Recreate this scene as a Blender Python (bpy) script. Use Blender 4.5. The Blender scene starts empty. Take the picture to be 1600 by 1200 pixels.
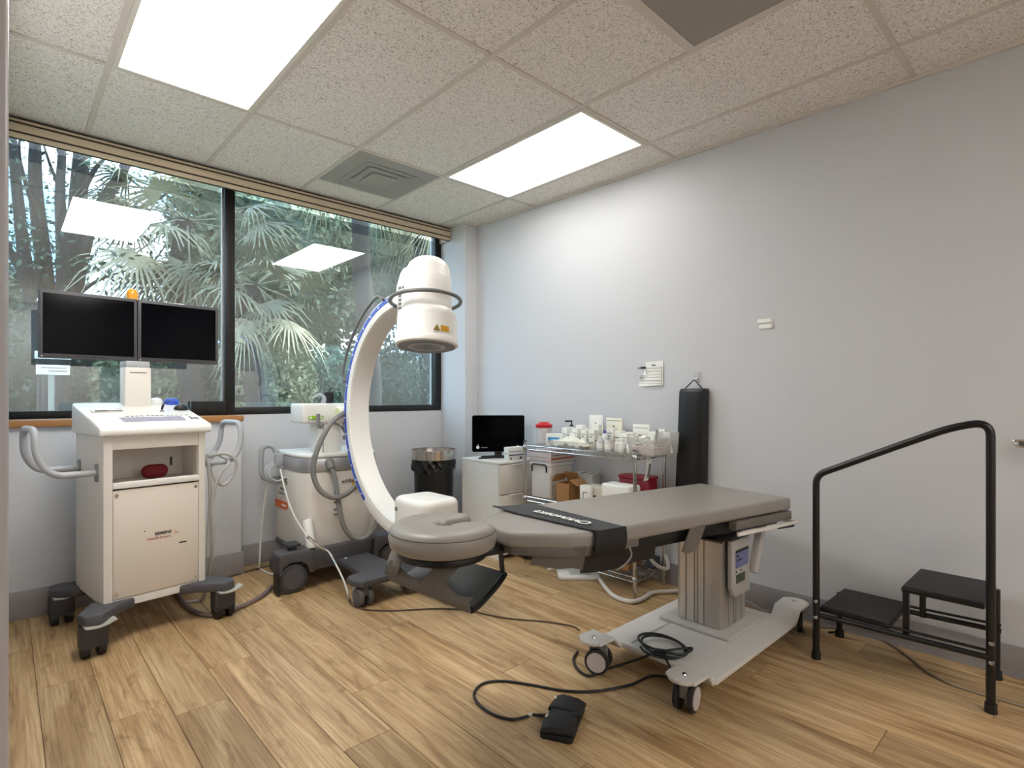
import bpy, bmesh, math, random
from mathutils import Vector, Matrix
random.seed(7)
PI = math.pi
scene = bpy.context.scene
C = scene.collection
# ------------------------------------------------------------------ camera
F, CY, TH, CH = 856.0, 619.0, 0.7485, 1.184          # focal length and horizon in px of 1600x1200, yaw, eye height
CT, ST = math.cos(TH), math.sin(TH)
cam = bpy.data.objects.new('camera', bpy.data.cameras.new('camera'))
C.objects.link(cam); scene.camera = cam
cam.data.sensor_fit = 'HORIZONTAL'; cam.data.sensor_width = 36
cam.data.lens = 36 * F / 1600; cam.data.shift_y = (CY - 600) / 1600
cam.data.clip_start = 0.02; cam.data.clip_end = 200
cam.location = (0, 0, CH); cam.rotation_euler = (PI / 2, 0, -TH)
# ------------------------------------------------------------------ world, exposure
scene.view_settings.view_transform = 'Standard'; scene.view_settings.look = 'None'
scene.view_settings.gamma = 1.0; scene.view_settings.use_curve_mapping = False
scene.view_settings.exposure = 1.25
PANEL = 7.8                                            # ceiling panel radiance
w = bpy.data.worlds.new('sky'); scene.world = w; w.use_nodes = True
nt = w.node_tree; nt.nodes.clear()
wo = nt.nodes.new('ShaderNodeOutputWorld'); bg = nt.nodes.new('ShaderNodeBackground')
tc = nt.nodes.new('ShaderNodeTexCoord'); nz = nt.nodes.new('ShaderNodeTexNoise'); cr_ = nt.nodes.new('ShaderNodeValToRGB')
nz.inputs['Scale'].default_value = 3.0; nz.inputs['Detail'].default_value = 6
cr_.color_ramp.elements[0].position = 0.42; cr_.color_ramp.elements[0].color = (0.20, 0.47, 0.80, 1)
cr_.color_ramp.elements[1].position = 0.62; cr_.color_ramp.elements[1].color = (0.85, 0.93, 1.0, 1)
nt.links.new(tc.outputs['Generated'], nz.inputs['Vector']); nt.links.new(nz.outputs['Fac'], cr_.inputs['Fac'])
nt.links.new(cr_.outputs['Color'], bg.inputs['Color']); nt.links.new(bg.outputs['Background'], wo.inputs['Surface'])
bg.inputs['Strength'].default_value = 5.6
sun = bpy.data.objects.new('sun', bpy.data.lights.new('sun', 'SUN')); C.objects.link(sun)
sun.data.energy = 7.0; sun.data.angle = 0.05; sun.rotation_euler = (math.radians(50), 0, math.radians(84))
sun.data.color = (1.0, 0.93, 0.82)

# ------------------------------------------------------------------ pixel to place (direction from the pixel, distance from the surface it lies on)
def fl(x, y, z=0.0):
    d = F * (CH - z) / (y - CY); r = (x - 800) * d / F
    return Vector((r * CT + d * ST, d * CT - r * ST, z))
def onY(x, y, Y):
    t = (x - 800) / F; d = Y / (CT - t * ST)
    return Vector((d * (ST + t * CT), Y, CH - (y - CY) * d / F))
def onX(x, y, X):
    t = (x - 800) / F; d = X / (ST + t * CT)
    return Vector((X, d * (CT - t * ST), CH - (y - CY) * d / F))
def wallX(Y): return 3.137 - 0.0272 * Y               # the long grey wall is a hair out of square

# ------------------------------------------------------------------ materials
def lin(c):
    f = lambda v: v / 12.92 if v <= 0.04045 else ((v + 0.055) / 1.055) ** 2.4
    return tuple(f(v / 255.0) for v in c) + (1.0,)
MATS = {}
def mat(name, rgb, rough=0.5, metal=0.0, var=0.0, vscale=8.0, bump=0.0, bscale=200.0, spec=0.5, emit=0.0, trans=0.0, stretch=None, coat=0.0):
    if name in MATS: return MATS[name]
    m = bpy.data.materials.new(name); m.use_nodes = True; MATS[name] = m
    n = m.node_tree.nodes; L = m.node_tree.links; b = n['Principled BSDF']
    col = lin(rgb); b.inputs['Base Color'].default_value = col
    b.inputs['Roughness'].default_value = rough; b.inputs['Metallic'].default_value = metal
    b.inputs['Specular IOR Level'].default_value = spec
    b.inputs['Coat Weight'].default_value = coat
    if trans: b.inputs['Transmission Weight'].default_value = trans; b.inputs['IOR'].default_value = 1.3
    if emit: b.inputs['Emission Color'].default_value = col; b.inputs['Emission Strength'].default_value = emit
    if var or bump:
        t = n.new('ShaderNodeTexCoord'); mp = n.new('ShaderNodeMapping'); L.new(t.outputs['Object'], mp.inputs['Vector'])
        if stretch: mp.inputs['Scale'].default_value = stretch
    if var:
        z = n.new('ShaderNodeTexNoise'); z.inputs['Scale'].default_value = vscale; z.inputs['Detail'].default_value = 4
        L.new(mp.outputs['Vector'], z.inputs['Vector'])
        x = n.new('ShaderNodeMix'); x.data_type = 'RGBA'
        x.inputs['A'].default_value = tuple(c * (1 - var) for c in col[:3]) + (1,); x.inputs['B'].default_value = tuple(min(1, c * (1 + var)) for c in col[:3]) + (1,)
        L.new(z.outputs['Fac'], x.inputs['Factor']); L.new(x.outputs['Result'], b.inputs['Base Color'])
    if bump:
        z = n.new('ShaderNodeTexNoise'); z.inputs['Scale'].default_value = bscale; z.inputs['Detail'].default_value = 3
        L.new(mp.outputs['Vector'], z.inputs['Vector'])
        bp = n.new('ShaderNodeBump'); bp.inputs['Strength'].default_value = bump; bp.inputs['Distance'].default_value = 0.002
        L.new(z.outputs['Fac'], bp.inputs['Height']); L.new(bp.outputs['Normal'], b.inputs['Normal'])
    return m

def wood_floor():
    m = mat('oak_vinyl_plank', (200, 168, 124), 0.42)
    n = m.node_tree.nodes; L = m.node_tree.links; b = n['Principled BSDF']
    t = n.new('ShaderNodeTexCoord'); oi = n.new('ShaderNodeObjectInfo')
    sc = n.new('ShaderNodeVectorMath'); sc.operation = 'SCALE'; sc.inputs[0].default_value = (37, 53, 11); L.new(oi.outputs['Random'], sc.inputs['Scale'])
    ad = n.new('ShaderNodeVectorMath'); L.new(t.outputs['Object'], ad.inputs[0]); L.new(sc.outputs[0], ad.inputs[1])
    def noise(scale, sx, sy, det=6, dist=0.0):
        mp = n.new('ShaderNodeMapping'); mp.inputs['Scale'].default_value = (sx, sy, 1); L.new(ad.outputs[0], mp.inputs['Vector'])
        z = n.new('ShaderNodeTexNoise'); z.inputs['Scale'].default_value = scale; z.inputs['Detail'].default_value = det; z.inputs['Distortion'].default_value = dist
        z.inputs['Roughness'].default_value = 0.62
        L.new(mp.outputs['Vector'], z.inputs['Vector']); return z
    a = noise(1.0, 15, 1.3, 8, 1.1); g = noise(1.0, 130, 3.2, 4); k = noise(1.0, 16, 4.5, 3, 0.8)
    def ramp(src, stops):
        r = n.new('ShaderNodeValToRGB'); e = r.color_ramp.elements
        e[0].position, e[0].color = stops[0][0], lin(stops[0][1]); e[1].position, e[1].color = stops[-1][0], lin(stops[-1][1])
        for p, c in stops[1:-1]:
            q = e.new(p); q.color = lin(c)
        L.new(src, r.inputs['Fac']); return r
    base = ramp(a.outputs['Fac'], [(0.28, (146, 112, 72)), (0.44, (190, 157, 112)), (0.58, (212, 182, 137)), (0.76, (226, 200, 158))])
    fine = ramp(g.outputs['Fac'], [(0.34, (150, 120, 86)), (0.5, (214, 206, 196)), (0.7, (255, 255, 255))])
    knot = ramp(k.outputs['Fac'], [(0.26, (128, 100, 72)), (0.33, (205, 190, 170)), (0.42, (255, 255, 255)), (0.9, (255, 255, 255))])
    def mul(A, B, f):
        x = n.new('ShaderNodeMix'); x.data_type = 'RGBA'; x.blend_type = 'MULTIPLY'; x.inputs['Factor'].default_value = f
        L.new(A, x.inputs['A']); L.new(B, x.inputs['B']); return x.outputs['Result']
    c = mul(mul(base.outputs['Color'], fine.outputs['Color'], 0.55), knot.outputs['Color'], 0.5)
    hs = n.new('ShaderNodeHueSaturation'); L.new(c, hs.inputs['Color'])
    mr = n.new('ShaderNodeMapRange'); mr.inputs['To Min'].default_value = 0.79; mr.inputs['To Max'].default_value = 1.15; L.new(oi.outputs['Random'], mr.inputs['Value']); L.new(mr.outputs['Result'], hs.inputs['Value'])
    L.new(hs.outputs['Color'], b.inputs['Base Color'])
    bp = n.new('ShaderNodeBump'); bp.inputs['Strength'].default_value = 0.12; bp.inputs['Distance'].default_value = 0.001
    L.new(g.outputs['Fac'], bp.inputs['Height']); L.new(bp.outputs['Normal'], b.inputs['Normal'])
    return m
def ceiling_board():
    m = mat('fissured_mineral_board', (205, 196, 183), 0.9, spec=0.1)
    n = m.node_tree.nodes; L = m.node_tree.links; b = n['Principled BSDF']
    t = n.new('ShaderNodeTexCoord'); oi = n.new('ShaderNodeObjectInfo')
    sc = n.new('ShaderNodeVectorMath'); sc.operation = 'SCALE'; sc.inputs[0].default_value = (17, 23, 5); L.new(oi.outputs['Random'], sc.inputs['Scale'])
    ad = n.new('ShaderNodeVectorMath'); L.new(t.outputs['Object'], ad.inputs[0]); L.new(sc.outputs[0], ad.inputs[1])
    def noise(scale, det, dist):
        z = n.new('ShaderNodeTexNoise'); z.inputs['Scale'].default_value = scale; z.inputs['Detail'].default_value = det; z.inputs['Distortion'].default_value = dist
        L.new(ad.outputs[0], z.inputs['Vector']); return z.outputs['Fac']
    def ramp(src, st):
        r = n.new('ShaderNodeValToRGB'); e = r.color_ramp.elements; e[0].position, e[0].color = st[0][0], (st[0][1],) * 3 + (1,); e[1].position, e[1].color = st[-1][0], (st[-1][1],) * 3 + (1,)
        for p, v in st[1:-1]: q = e.new(p); q.color = (v,) * 3 + (1,)
        L.new(src, r.inputs['Fac']); return r.outputs['Color']
    line = ramp(noise(70, 1.5, 1.0), [(0.465, 0), (0.49, 1), (0.505, 1), (0.53, 0)])
    gate = ramp(noise(85, 1, 0), [(0.40, 0), (0.52, 1)])
    pit = ramp(noise(170, 1, 0), [(0.62, 0), (0.70, 0.55)])
    mm = n.new('ShaderNodeMath'); mm.operation = 'MULTIPLY'; L.new(line, mm.inputs[0]); L.new(gate, mm.inputs[1])
    mx = n.new('ShaderNodeMath'); mx.operation = 'MAXIMUM'; L.new(mm.outputs[0], mx.inputs[0]); L.new(pit, mx.inputs[1])
    x = n.new('ShaderNodeMix'); x.data_type = 'RGBA'; x.inputs['A'].default_value = lin((243, 239, 232)); x.inputs['B'].default_value = lin((158, 149, 138))
    L.new(mx.outputs[0], x.inputs['Factor']); L.new(x.outputs['Result'], b.inputs['Base Color'])
    bp = n.new('ShaderNodeBump'); bp.inputs['Strength'].default_value = 0.5; bp.inputs['Distance'].default_value = 0.002; bp.invert = True
    L.new(mx.outputs[0], bp.inputs['Height']); L.new(bp.outputs['Normal'], b.inputs['Normal'])
    return m
def window_glass(name, refl, tint, dust=0.022):
    m = bpy.data.materials.new(name); m.use_nodes = True; n = m.node_tree.nodes; L = m.node_tree.links
    n.remove(n['Principled BSDF']); o = n['Material Output']
    tr = n.new('ShaderNodeBsdfTransparent'); tr.inputs['Color'].default_value = tint + (1,)
    gl = n.new('ShaderNodeBsdfGlossy'); gl.inputs['Roughness'].default_value = 0.0; gl.inputs['Color'].default_value = (0.96, 0.98, 0.95, 1)
    mx = n.new('ShaderNodeMixShader'); mx.inputs['Fac'].default_value = refl
    L.new(tr.outputs[0], mx.inputs[1]); L.new(gl.outputs[0], mx.inputs[2])
    # dried dust on the pane
    df = n.new('ShaderNodeBsdfDiffuse'); df.inputs['Color'].default_value = (0.75, 0.73, 0.68, 1); tc = n.new('ShaderNodeTexCoord'); z = n.new('ShaderNodeTexNoise'); z.inputs['Scale'].default_value = 90; z.inputs['Detail'].default_value = 6
    L.new(tc.outputs['Object'], z.inputs['Vector']); r = n.new('ShaderNodeMapRange'); r.inputs['From Min'].default_value = 0.42; r.inputs['From Max'].default_value = 0.78; r.inputs['To Min'].default_value = dust; r.inputs['To Max'].default_value = dust * 3.5; L.new(z.outputs['Fac'], r.inputs['Value'])
    m2 = n.new('ShaderNodeMixShader'); L.new(r.outputs['Result'], m2.inputs['Fac']); L.new(mx.outputs[0], m2.inputs[1]); L.new(df.outputs[0], m2.inputs[2]); L.new(m2.outputs[0], o.inputs['Surface'])
    MATS[name] = m; return m
def clear_plastic(name, rgb, fac):
    m = bpy.data.materials.new(name); m.use_nodes = True; n = m.node_tree.nodes; L = m.node_tree.links
    b = n['Principled BSDF']; o = n['Material Output']; b.inputs['Base Color'].default_value = lin(rgb); b.inputs['Roughness'].default_value = 0.12
    tr = n.new('ShaderNodeBsdfTransparent'); tr.inputs['Color'].default_value = (0.93, 0.93, 0.93, 1); mx = n.new('ShaderNodeMixShader'); mx.inputs['Fac'].default_value = fac
    L.new(tr.outputs[0], mx.inputs[1]); L.new(b.outputs[0], mx.inputs[2]); L.new(mx.outputs[0], o.inputs['Surface']); MATS[name] = m; return m
def perforated(name):
    m = mat(name, (128, 124, 115), 0.7); n = m.node_tree.nodes; L = m.node_tree.links; b = n['Principled BSDF']
    t = n.new('ShaderNodeTexCoord'); v = n.new('ShaderNodeTexVoronoi'); v.inputs['Scale'].default_value = 150; v.inputs['Randomness'].default_value = 0
    L.new(t.outputs['Object'], v.inputs['Vector'])
    r = n.new('ShaderNodeValToRGB'); e = r.color_ramp.elements; e[0].position = 0.30; e[0].color = lin((66, 65, 61)); e[1].position = 0.42; e[1].color = lin((156, 153, 146))
    L.new(v.outputs['Distance'], r.inputs['Fac']); L.new(r.outputs['Color'], b.inputs['Base Color']); return m

WALL = mat('grey_wall_paint', (207, 207, 209), 0.7, bump=0.08, bscale=160, spec=0.25)
BASEB = mat('grey_rubber_base', (150, 145, 144), 0.6, var=0.04)
WHITE = mat('white_enamel', (232, 229, 222), 0.35, var=0.02)
CREAM = mat('warm_white_enamel', (226, 219, 208), 0.4)
BLACK = mat('black_plastic', (22, 22, 23), 0.45)
BLACKM = mat('black_powder_coat', (16, 16, 17), 0.35)
SCREEN = mat('black_screen', (3, 3, 6), 0.10, spec=0.10)
DGREY = mat('dark_grey_plastic', (78, 76, 79), 0.5, var=0.06, vscale=30)
MGREY = mat('mid_grey_plastic', (132, 132, 132), 0.45)
LGREY = mat('light_grey_paint', (172, 174, 177), 0.4)
CHROME = mat('chrome', (205, 205, 205), 0.16, 1.0)
STEEL = mat('brushed_steel', (206, 198, 190), 0.2, 1.0, var=0.12, vscale=6, stretch=(14, 14, 0.3))
ALU = mat('brushed_aluminium', (200, 196, 190), 0.36, 0.85, var=0.05, vscale=5, stretch=(12, 12, 0.2))
VINYL = mat('taupe_vinyl', (150, 144, 136), 0.36, bump=0.12, bscale=420)
CLOTH = mat('taupe_cloth', (112, 106, 99), 0.75, var=0.08, vscale=18, bump=0.3, bscale=90)
NET = mat('charcoal_fabric', (58, 58, 60), 0.75, var=0.25, vscale=70, bump=0.4, bscale=500)
BLUE = mat('blue_enamel', (48, 84, 186), 0.35)
YEL = mat('warning_yellow', (214, 160, 26), 0.5)
ORANGE = mat('orange_label', (222, 104, 38), 0.5)
AMBER = mat('amber_lens', (238, 158, 22), 0.2, coat=0.5)
RED = mat('red_plastic', (206, 36, 34), 0.35)
DRED = mat('dark_red_cloth', (124, 24, 30), 0.7, var=0.15, vscale=40)
CARD = mat('brown_cardboard', (168, 124, 78), 0.8, var=0.08, vscale=20)
PAPER = mat('white_paper', (242, 241, 234), 0.7)
INK = mat('black_ink', (36, 34, 34), 0.7)
GREYINK = mat('grey_ink', (120, 118, 114), 0.7)
ORINK = mat('orange_ink', (196, 96, 62), 0.7)
OAK = mat('oak_sill', (176, 122, 70), 0.45, var=0.18, vscale=5, stretch=(1, 14, 14))
BEIGE = mat('beige_vinyl_valance', (205, 188, 160), 0.55)
DKBR = mat('dark_bronze_groove', (58, 44, 34), 0.7)
FRAMEB = mat('black_window_frame', (20, 18, 17), 0.4)
WCORD = mat('white_cord', (214, 211, 203), 0.5)
GCORD = mat('grey_hose', (128, 126, 123), 0.45)
TCORD = mat('taupe_cord', (150, 134, 112), 0.5)
LIME = mat('lime_label', (150, 196, 40), 0.5)
PLANK = wood_floor(); BOARD = ceiling_board()
TEE = mat('beige_ceiling_tee', (214, 207, 197), 0.6)
LIGHT = mat('lit_diffuser', (255, 254, 251), 0.5, emit=PANEL); LIGHT2 = mat('dimmed_lit_diffuser', (255, 254, 251), 0.5, emit=PANEL * 0.36)  # second panel dimmed to weaken its bright patch on the long wall
GLASS = window_glass('tinted_window_glass', 0.18, (0.64, 0.67, 0.66)); GLASSC = window_glass('clear_window_glass', 0.05, (0.97, 0.98, 0.97))
CLEAR = clear_plastic('clear_plastic', (235, 233, 230), 0.28); PINKC = clear_plastic('pink_clear_plastic', (226, 188, 182), 0.55); FROST = clear_plastic('frosted_plastic', (240, 236, 233), 0.72)
PERF = perforated('perforated_grille')

# ------------------------------------------------------------------ mesh building
def smooth_path(pts, n=6, closed=False):
    P = [Vector(p) for p in pts]; N = len(P); out = []
    rng = range(N) if closed else range(N - 1)
    for i in rng:
        if closed: a, b, c, d = P[(i - 1) % N], P[i], P[(i + 1) % N], P[(i + 2) % N]
        else: a, b, c, d = P[max(i - 1, 0)], P[i], P[i + 1], P[min(i + 2, N - 1)]
        for k in range(n):
            t = k / n
            out.append(0.5 * ((2 * b) + (c - a) * t + (2 * a - 5 * b + 4 * c - d) * t * t + (3 * b - a - 3 * c + d) * t ** 3))
    if not closed: out.append(P[-1])
    return out
def round_path(pts, r, n=5, closed=False):
    """Polyline with filleted corners."""
    P = [Vector(p) for p in pts]; N = len(P); out = []
    for i in range(N):
        if not closed and i in (0, N - 1): out.append(P[i]); continue
        a, b, c = P[(i - 1) % N], P[i], P[(i + 1) % N]
        u = (a - b); v = (c - b); q = min(r, u.length * 0.48, v.length * 0.48)
        s = b + u.normalized() * q; e = b + v.normalized() * q
        for k in range(n + 1):
            t = k / n; out.append(s * (1 - t) ** 2 + b * 2 * t * (1 - t) + e * t * t)
    return out
def rrect(w, h, r, n=4):
    """Rounded rectangle outline (centred)."""
    o = []
    for cx, cy, a0 in ((w / 2 - r, h / 2 - r, 0), (-w / 2 + r, h / 2 - r, 90), (-w / 2 + r, -h / 2 + r, 180), (w / 2 - r, -h / 2 + r, 270)):
        for k in range(n + 1):
            a = math.radians(a0 + 90 * k / n); o.append((cx + r * math.cos(a), cy + r * math.sin(a)))
    return o
class MB:
    def __init__(s): s.v = []; s.f = []
    def add(s, vs, fs, M=None):
        o = len(s.v); s.v += [tuple((M @ Vector(v)) if M else v) for v in vs]; s.f += [tuple(i + o for i in f) for f in fs]; return s
    def box(s, c, d, rot=None):
        x, y, z = d[0] / 2, d[1] / 2, d[2] / 2
        vs = [(-x, -y, -z), (x, -y, -z), (x, y, -z), (-x, y, -z), (-x, -y, z), (x, -y, z), (x, y, z), (-x, y, z)]
        M = Matrix.Translation(c)
        if rot is not None: M = M @ (rot if isinstance(rot, Matrix) else Matrix.Rotation(rot, 4, 'Z'))
        return s.add(vs, [(0, 3, 2, 1), (4, 5, 6, 7), (0, 1, 5, 4), (1, 2, 6, 5), (2, 3, 7, 6), (3, 0, 4, 7)], M)
    def bx(s, x0, x1, y0, y1, z0, z1): return s.box(((x0 + x1) / 2, (y0 + y1) / 2, (z0 + z1) / 2), (abs(x1 - x0), abs(y1 - y0), abs(z1 - z0)))
    def hexa(s, bot, top): return s.add(list(bot) + list(top), [(3, 2, 1, 0), (4, 5, 6, 7), (0, 1, 5, 4), (1, 2, 6, 5), (2, 3, 7, 6), (3, 0, 4, 7)])
    def prism(s, poly, a, b, axis='Z', M=None):
        """poly: 2-D outline; axis Z: (x,y), axis X: (y,z), axis Y: (x,z)."""
        mk = {'Z': lambda p, h: (p[0], p[1], h), 'X': lambda p, h: (h, p[0], p[1]), 'Y': lambda p, h: (p[0], h, p[1])}[axis]
        n = len(poly); vs = [mk(p, a) for p in poly] + [mk(p, b) for p in poly]
        fs = [tuple(range(n))[::-1], tuple(range(n, 2 * n))] + [(i, (i + 1) % n, n + (i + 1) % n, n + i) for i in range(n)]
        return s.add(vs, fs, M)
    def tube(s, path, r, n=8, closed=False, flat=None):
        P = [Vector(p) for p in path]; N = len(P); vs = []; up = None
        for i in range(N):
            if closed: t = P[(i + 1) % N] - P[i - 1]
            else: t = P[min(i + 1, N - 1)] - P[max(i - 1, 0)]
            if t.length < 1e-9: t = Vector((0, 0, 1))
            t.normalize()
            if up is None:
                up = Vector((0, 0, 1)) if abs(t.z) < 0.9 else Vector((1, 0, 0))
            up = up - t * up.dot(t)
            if up.length < 1e-6: up = t.orthogonal()
            up.normalize(); sd = t.cross(up)
            rr = r[i] if isinstance(r, (list, tuple)) else r
            for k in range(n):
                a = 2 * PI * k / n
                vs.append(tuple(P[i] + up * math.sin(a) * rr * (flat or 1) + sd * math.cos(a) * rr))
        fs = []
        for i in range(N if closed else N - 1):
            j = (i + 1) % N
            for k in range(n): fs.append((i * n + k, i * n + (k + 1) % n, j * n + (k + 1) % n, j * n + k))
        if not closed: fs += [tuple(range(n))[::-1], tuple(range((N - 1) * n, N * n))]
        return s.add(vs, fs)
    def cyl(s, a, b, r, n=16, r2=None):
        return s.tube([a, b], [r, r if r2 is None else r2], n)
    def lathe(s, prof, c=(0, 0, 0), n=32, M=None, a0=0, a1=2 * PI):
        full = abs(a1 - a0 - 2 * PI) < 1e-6; m = n if full else n + 1; vs = []
        for r, z in prof:
            for k in range(m):
                a = a0 + (a1 - a0) * k / n; vs.append((r * math.cos(a), r * math.sin(a), z))
        fs = []
        for i in range(len(prof) - 1):
            for k in range(m if full else m - 1):
                q = (k + 1) % m; fs.append((i * m + k, i * m + q, (i + 1) * m + q, (i + 1) * m + k))
        if full:
            if prof[0][0] > 1e-4: fs.append(tuple(range(m))[::-1])
            if prof[-1][0] > 1e-4: fs.append(tuple(range((len(prof) - 1) * m, len(prof) * m)))
        return s.add(vs, fs, Matrix.Translation(c) @ (M or Matrix()))
    def grid(s, fn, nu, nv):
        vs = [tuple(fn(i / nu, j / nv)) for j in range(nv + 1) for i in range(nu + 1)]
        return s.add(vs, [(j * (nu + 1) + i, j * (nu + 1) + i + 1, (j + 1) * (nu + 1) + i + 1, (j + 1) * (nu + 1) + i) for j in range(nv) for i in range(nu)])
    def sheet(s, fn, nu, nv, t):
        """A curved sheet with thickness t (closed)."""
        A = [Vector(fn(i / nu, j / nv)) for j in range(nv + 1) for i in range(nu + 1)]; W = nu + 1; B = []
        for j in range(nv + 1):
            for i in range(nu + 1):
                du = A[j * W + min(i + 1, nu)] - A[j * W + max(i - 1, 0)]; dv = A[min(j + 1, nv) * W + i] - A[max(j - 1, 0) * W + i]
                nn = du.cross(dv); nn = nn.normalized() if nn.length > 1e-9 else Vector((0, 0, 1)); B.append(A[j * W + i] + nn * t)
        n = len(A); fs = []
        for j in range(nv):
            for i in range(nu):
                a, b, c, d = j * W + i, j * W + i + 1, (j + 1) * W + i + 1, (j + 1) * W + i
                fs += [(d, c, b, a), (n + a, n + b, n + c, n + d)]
        for i in range(nu): fs += [(i, i + 1, n + i + 1, n + i), (nv * W + i + 1, nv * W + i, n + nv * W + i, n + nv * W + i + 1)]
        for j in range(nv): fs += [((j + 1) * W, j * W, n + j * W, n + (j + 1) * W), (j * W + nu, (j + 1) * W + nu, n + (j + 1) * W + nu, n + j * W + nu)]
        return s.add([tuple(v) for v in A + B], fs)
    def mesh(s, name, m, bevel=0.0, seg=2, smooth=True, shift=None, angle=38):
        me = bpy.data.meshes.new(name); bm = bmesh.new()
        sh = Vector(shift) if shift is not None else Vector((0, 0, 0))
        vs = [bm.verts.new(Vector(v) + sh) for v in s.v]
        for f in s.f:
            try: bm.faces.new([vs[i] for i in f])
            except ValueError: pass
        bmesh.ops.remove_doubles(bm, verts=bm.verts, dist=1e-6)
        bmesh.ops.recalc_face_normals(bm, faces=bm.faces)
        if bevel:
            ed = [e for e in bm.edges if len(e.link_faces) == 2 and e.calc_face_angle(0) > math.radians(30)]
            bmesh.ops.bevel(bm, geom=ed, offset=bevel, segments=seg, affect='EDGES', profile=0.5, clamp_overlap=True)
        bm.to_mesh(me); bm.free(); me.materials.append(m)
        if smooth and len(me.polygons):
            me.polygons.foreach_set('use_smooth', [True] * len(me.polygons)); me.set_sharp_from_angle(angle=math.radians(angle))
        return me
    def build(s, name, m, parent=None, bevel=0.0, seg=2, smooth=True, shift=None, angle=38, label=None):
        o = bpy.data.objects.new(name, s.mesh(name, m, bevel, seg, smooth, shift, angle)); C.objects.link(o)
        if parent is not None: o.parent = parent
        if label: o['label'] = label
        return o
def tag(o, label, cat, group=None, kind=None):
    o['label'] = label; o['category'] = cat
    if group: o['group'] = group
    if kind: o['kind'] = kind
    return o
def thing(name, label, cat, loc=(0, 0, 0), rz=0.0, group=None):
    o = bpy.data.objects.new(name, None); C.objects.link(o); o.location = loc; o.rotation_euler = (0, 0, rz); o.empty_display_size = 0.1
    return tag(o, label, cat, group)
def struct(o, label=None, cat=None):
    o['kind'] = 'structure'
    if label: o['label'] = label
    if cat: o['category'] = cat
    return o
def solo(name, mb, m, label, cat, group=None, loc=None, rz=0.0, **k):
    o = mb.build(name, m, **k); tag(o, label, cat, group)
    if loc is not None: o.location = loc
    o.rotation_euler = (0, 0, rz); return o
def lettering(name, txt, size, m, parent, M, depth=0.0006, shear=0.0, align='LEFT', bold=0.0, label=None):
    cu = bpy.data.curves.new('t', 'FONT'); cu.body = txt; cu.size = size; cu.extrude = depth; cu.shear = shear; cu.align_x = align; cu.offset = bold
    cu.resolution_u = 3
    to = bpy.data.objects.new('t', cu); C.objects.link(to); dg = bpy.context.evaluated_depsgraph_get(); dg.update()
    me = bpy.data.meshes.new_from_object(to.evaluated_get(dg)); bpy.data.objects.remove(to); bpy.data.curves.remove(cu)
    me.transform(M); me.materials.clear(); me.materials.append(m); me.name = name
    o = bpy.data.objects.new(name, me); C.objects.link(o); o.parent = parent
    if label: o['label'] = label
    return o
def frame_m(o, ex, ey):
    """Matrix with x along ex, y along ey, origin o."""
    ex = Vector(ex).normalized(); ez = ex.cross(Vector(ey)).normalized(); ey = ez.cross(ex)
    return Matrix(((ex.x, ey.x, ez.x, o[0]), (ex.y, ey.y, ez.y, o[1]), (ex.z, ey.z, ez.z, o[2]), (0, 0, 0, 1)))

# ================================================================== the room
ROOM_H = 2.668; YW = 4.07; YL = 3.905                 # ceiling height, window wall, furred-out ledge under the first pane
GX = [0.348 + 0.6096 * k for k in range(5)]; GY = [3.036 - 1.2192 * k for k in range(6)]
def wallmesh(y0, y1, z0, z1, t0, t1):
    """A slab along the long wall: between offsets t0..t1 from its face (positive = into the wall)."""
    q = lambda y, t, z: (wallX(y) + t, y, z)
    return MB().hexa([q(y0, t0, z0), q(y0, t1, z0), q(y1, t1, z0), q(y1, t0, z0)], [q(y0, t0, z1), q(y0, t1, z1), q(y1, t1, z1), q(y1, t0, z1)])
floor = struct(MB().bx(-1.4, 3.3, -3.4, 4.25, -0.06, -0.004).build('floor', mat('subfloor', (96, 78, 58), 0.9)), 'warm oak-look vinyl plank floor', 'floor')
PW, PL = 0.183, 1.2192
known = {0: 2.92, 2: 2.335, 3: 2.64, 4: 1.72, 5: 2.03, 6: 2.35, -1: 2.2, 1: 2.45}
cache = {}
for k in range(-1, 18):
    x0 = 0.100 + PW * k; x1 = x0 + PW
    if k == -1: x0 = 0.0
    x1 = min(x1, 3.16)
    ph = known.get(k, random.uniform(0, PL)) % PL
    y = -1.0 - (PL - ph) % PL - (1.0 % PL)
    cuts = [ph + PL * j for j in range(-6, 6)]
    for a, b in zip(cuts, cuts[1:]):
        a, b = max(a, -3.4), min(b, YW)
        if b - a < 0.02: continue
        key = (round(x1 - x0, 4), round(b - a, 4))
        if key not in cache: cache[key] = MB().bx(0.0008, x1 - x0 - 0.0008, 0.0009, b - a - 0.0009, -0.004, 0).mesh('plank', PLANK, bevel=0.0008, seg=1)
        o = bpy.data.objects.new('plank', cache[key]); C.objects.link(o); o.parent = floor; o.location = (x0, a, 0)
struct(wallmesh(-3.4, 4.25, 0, ROOM_H + 0.1, 0, 0.12).build('wall_right', WALL), 'long pale grey painted wall', 'wall')
bk = MB().bx(-0.12, 2.93, YW, 4.22, -0.02, 1.055).bx(-0.12, 2.93, YW + 0.01, 4.22, 2.655, ROOM_H + 0.1)
struct(MB().bx(1.165, 2.93, YW, 4.22, -0.02, 1.055).build('wall_back', WALL), 'pale grey wall under the wide window pane', 'wall')
struct(MB().bx(-0.12, 2.93, YW + 0.01, 4.22, 2.655, ROOM_H + 0.1).build('wall_header', WALL), 'grey wall strip over the window behind the valance', 'wall')
struct(MB().bx(-0.12, 1.165, YL, 4.22, -0.02, 1.018).build('wall_ledge', WALL, bevel=0.004), 'furred-out grey wall under the wooden sill', 'wall')
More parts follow.
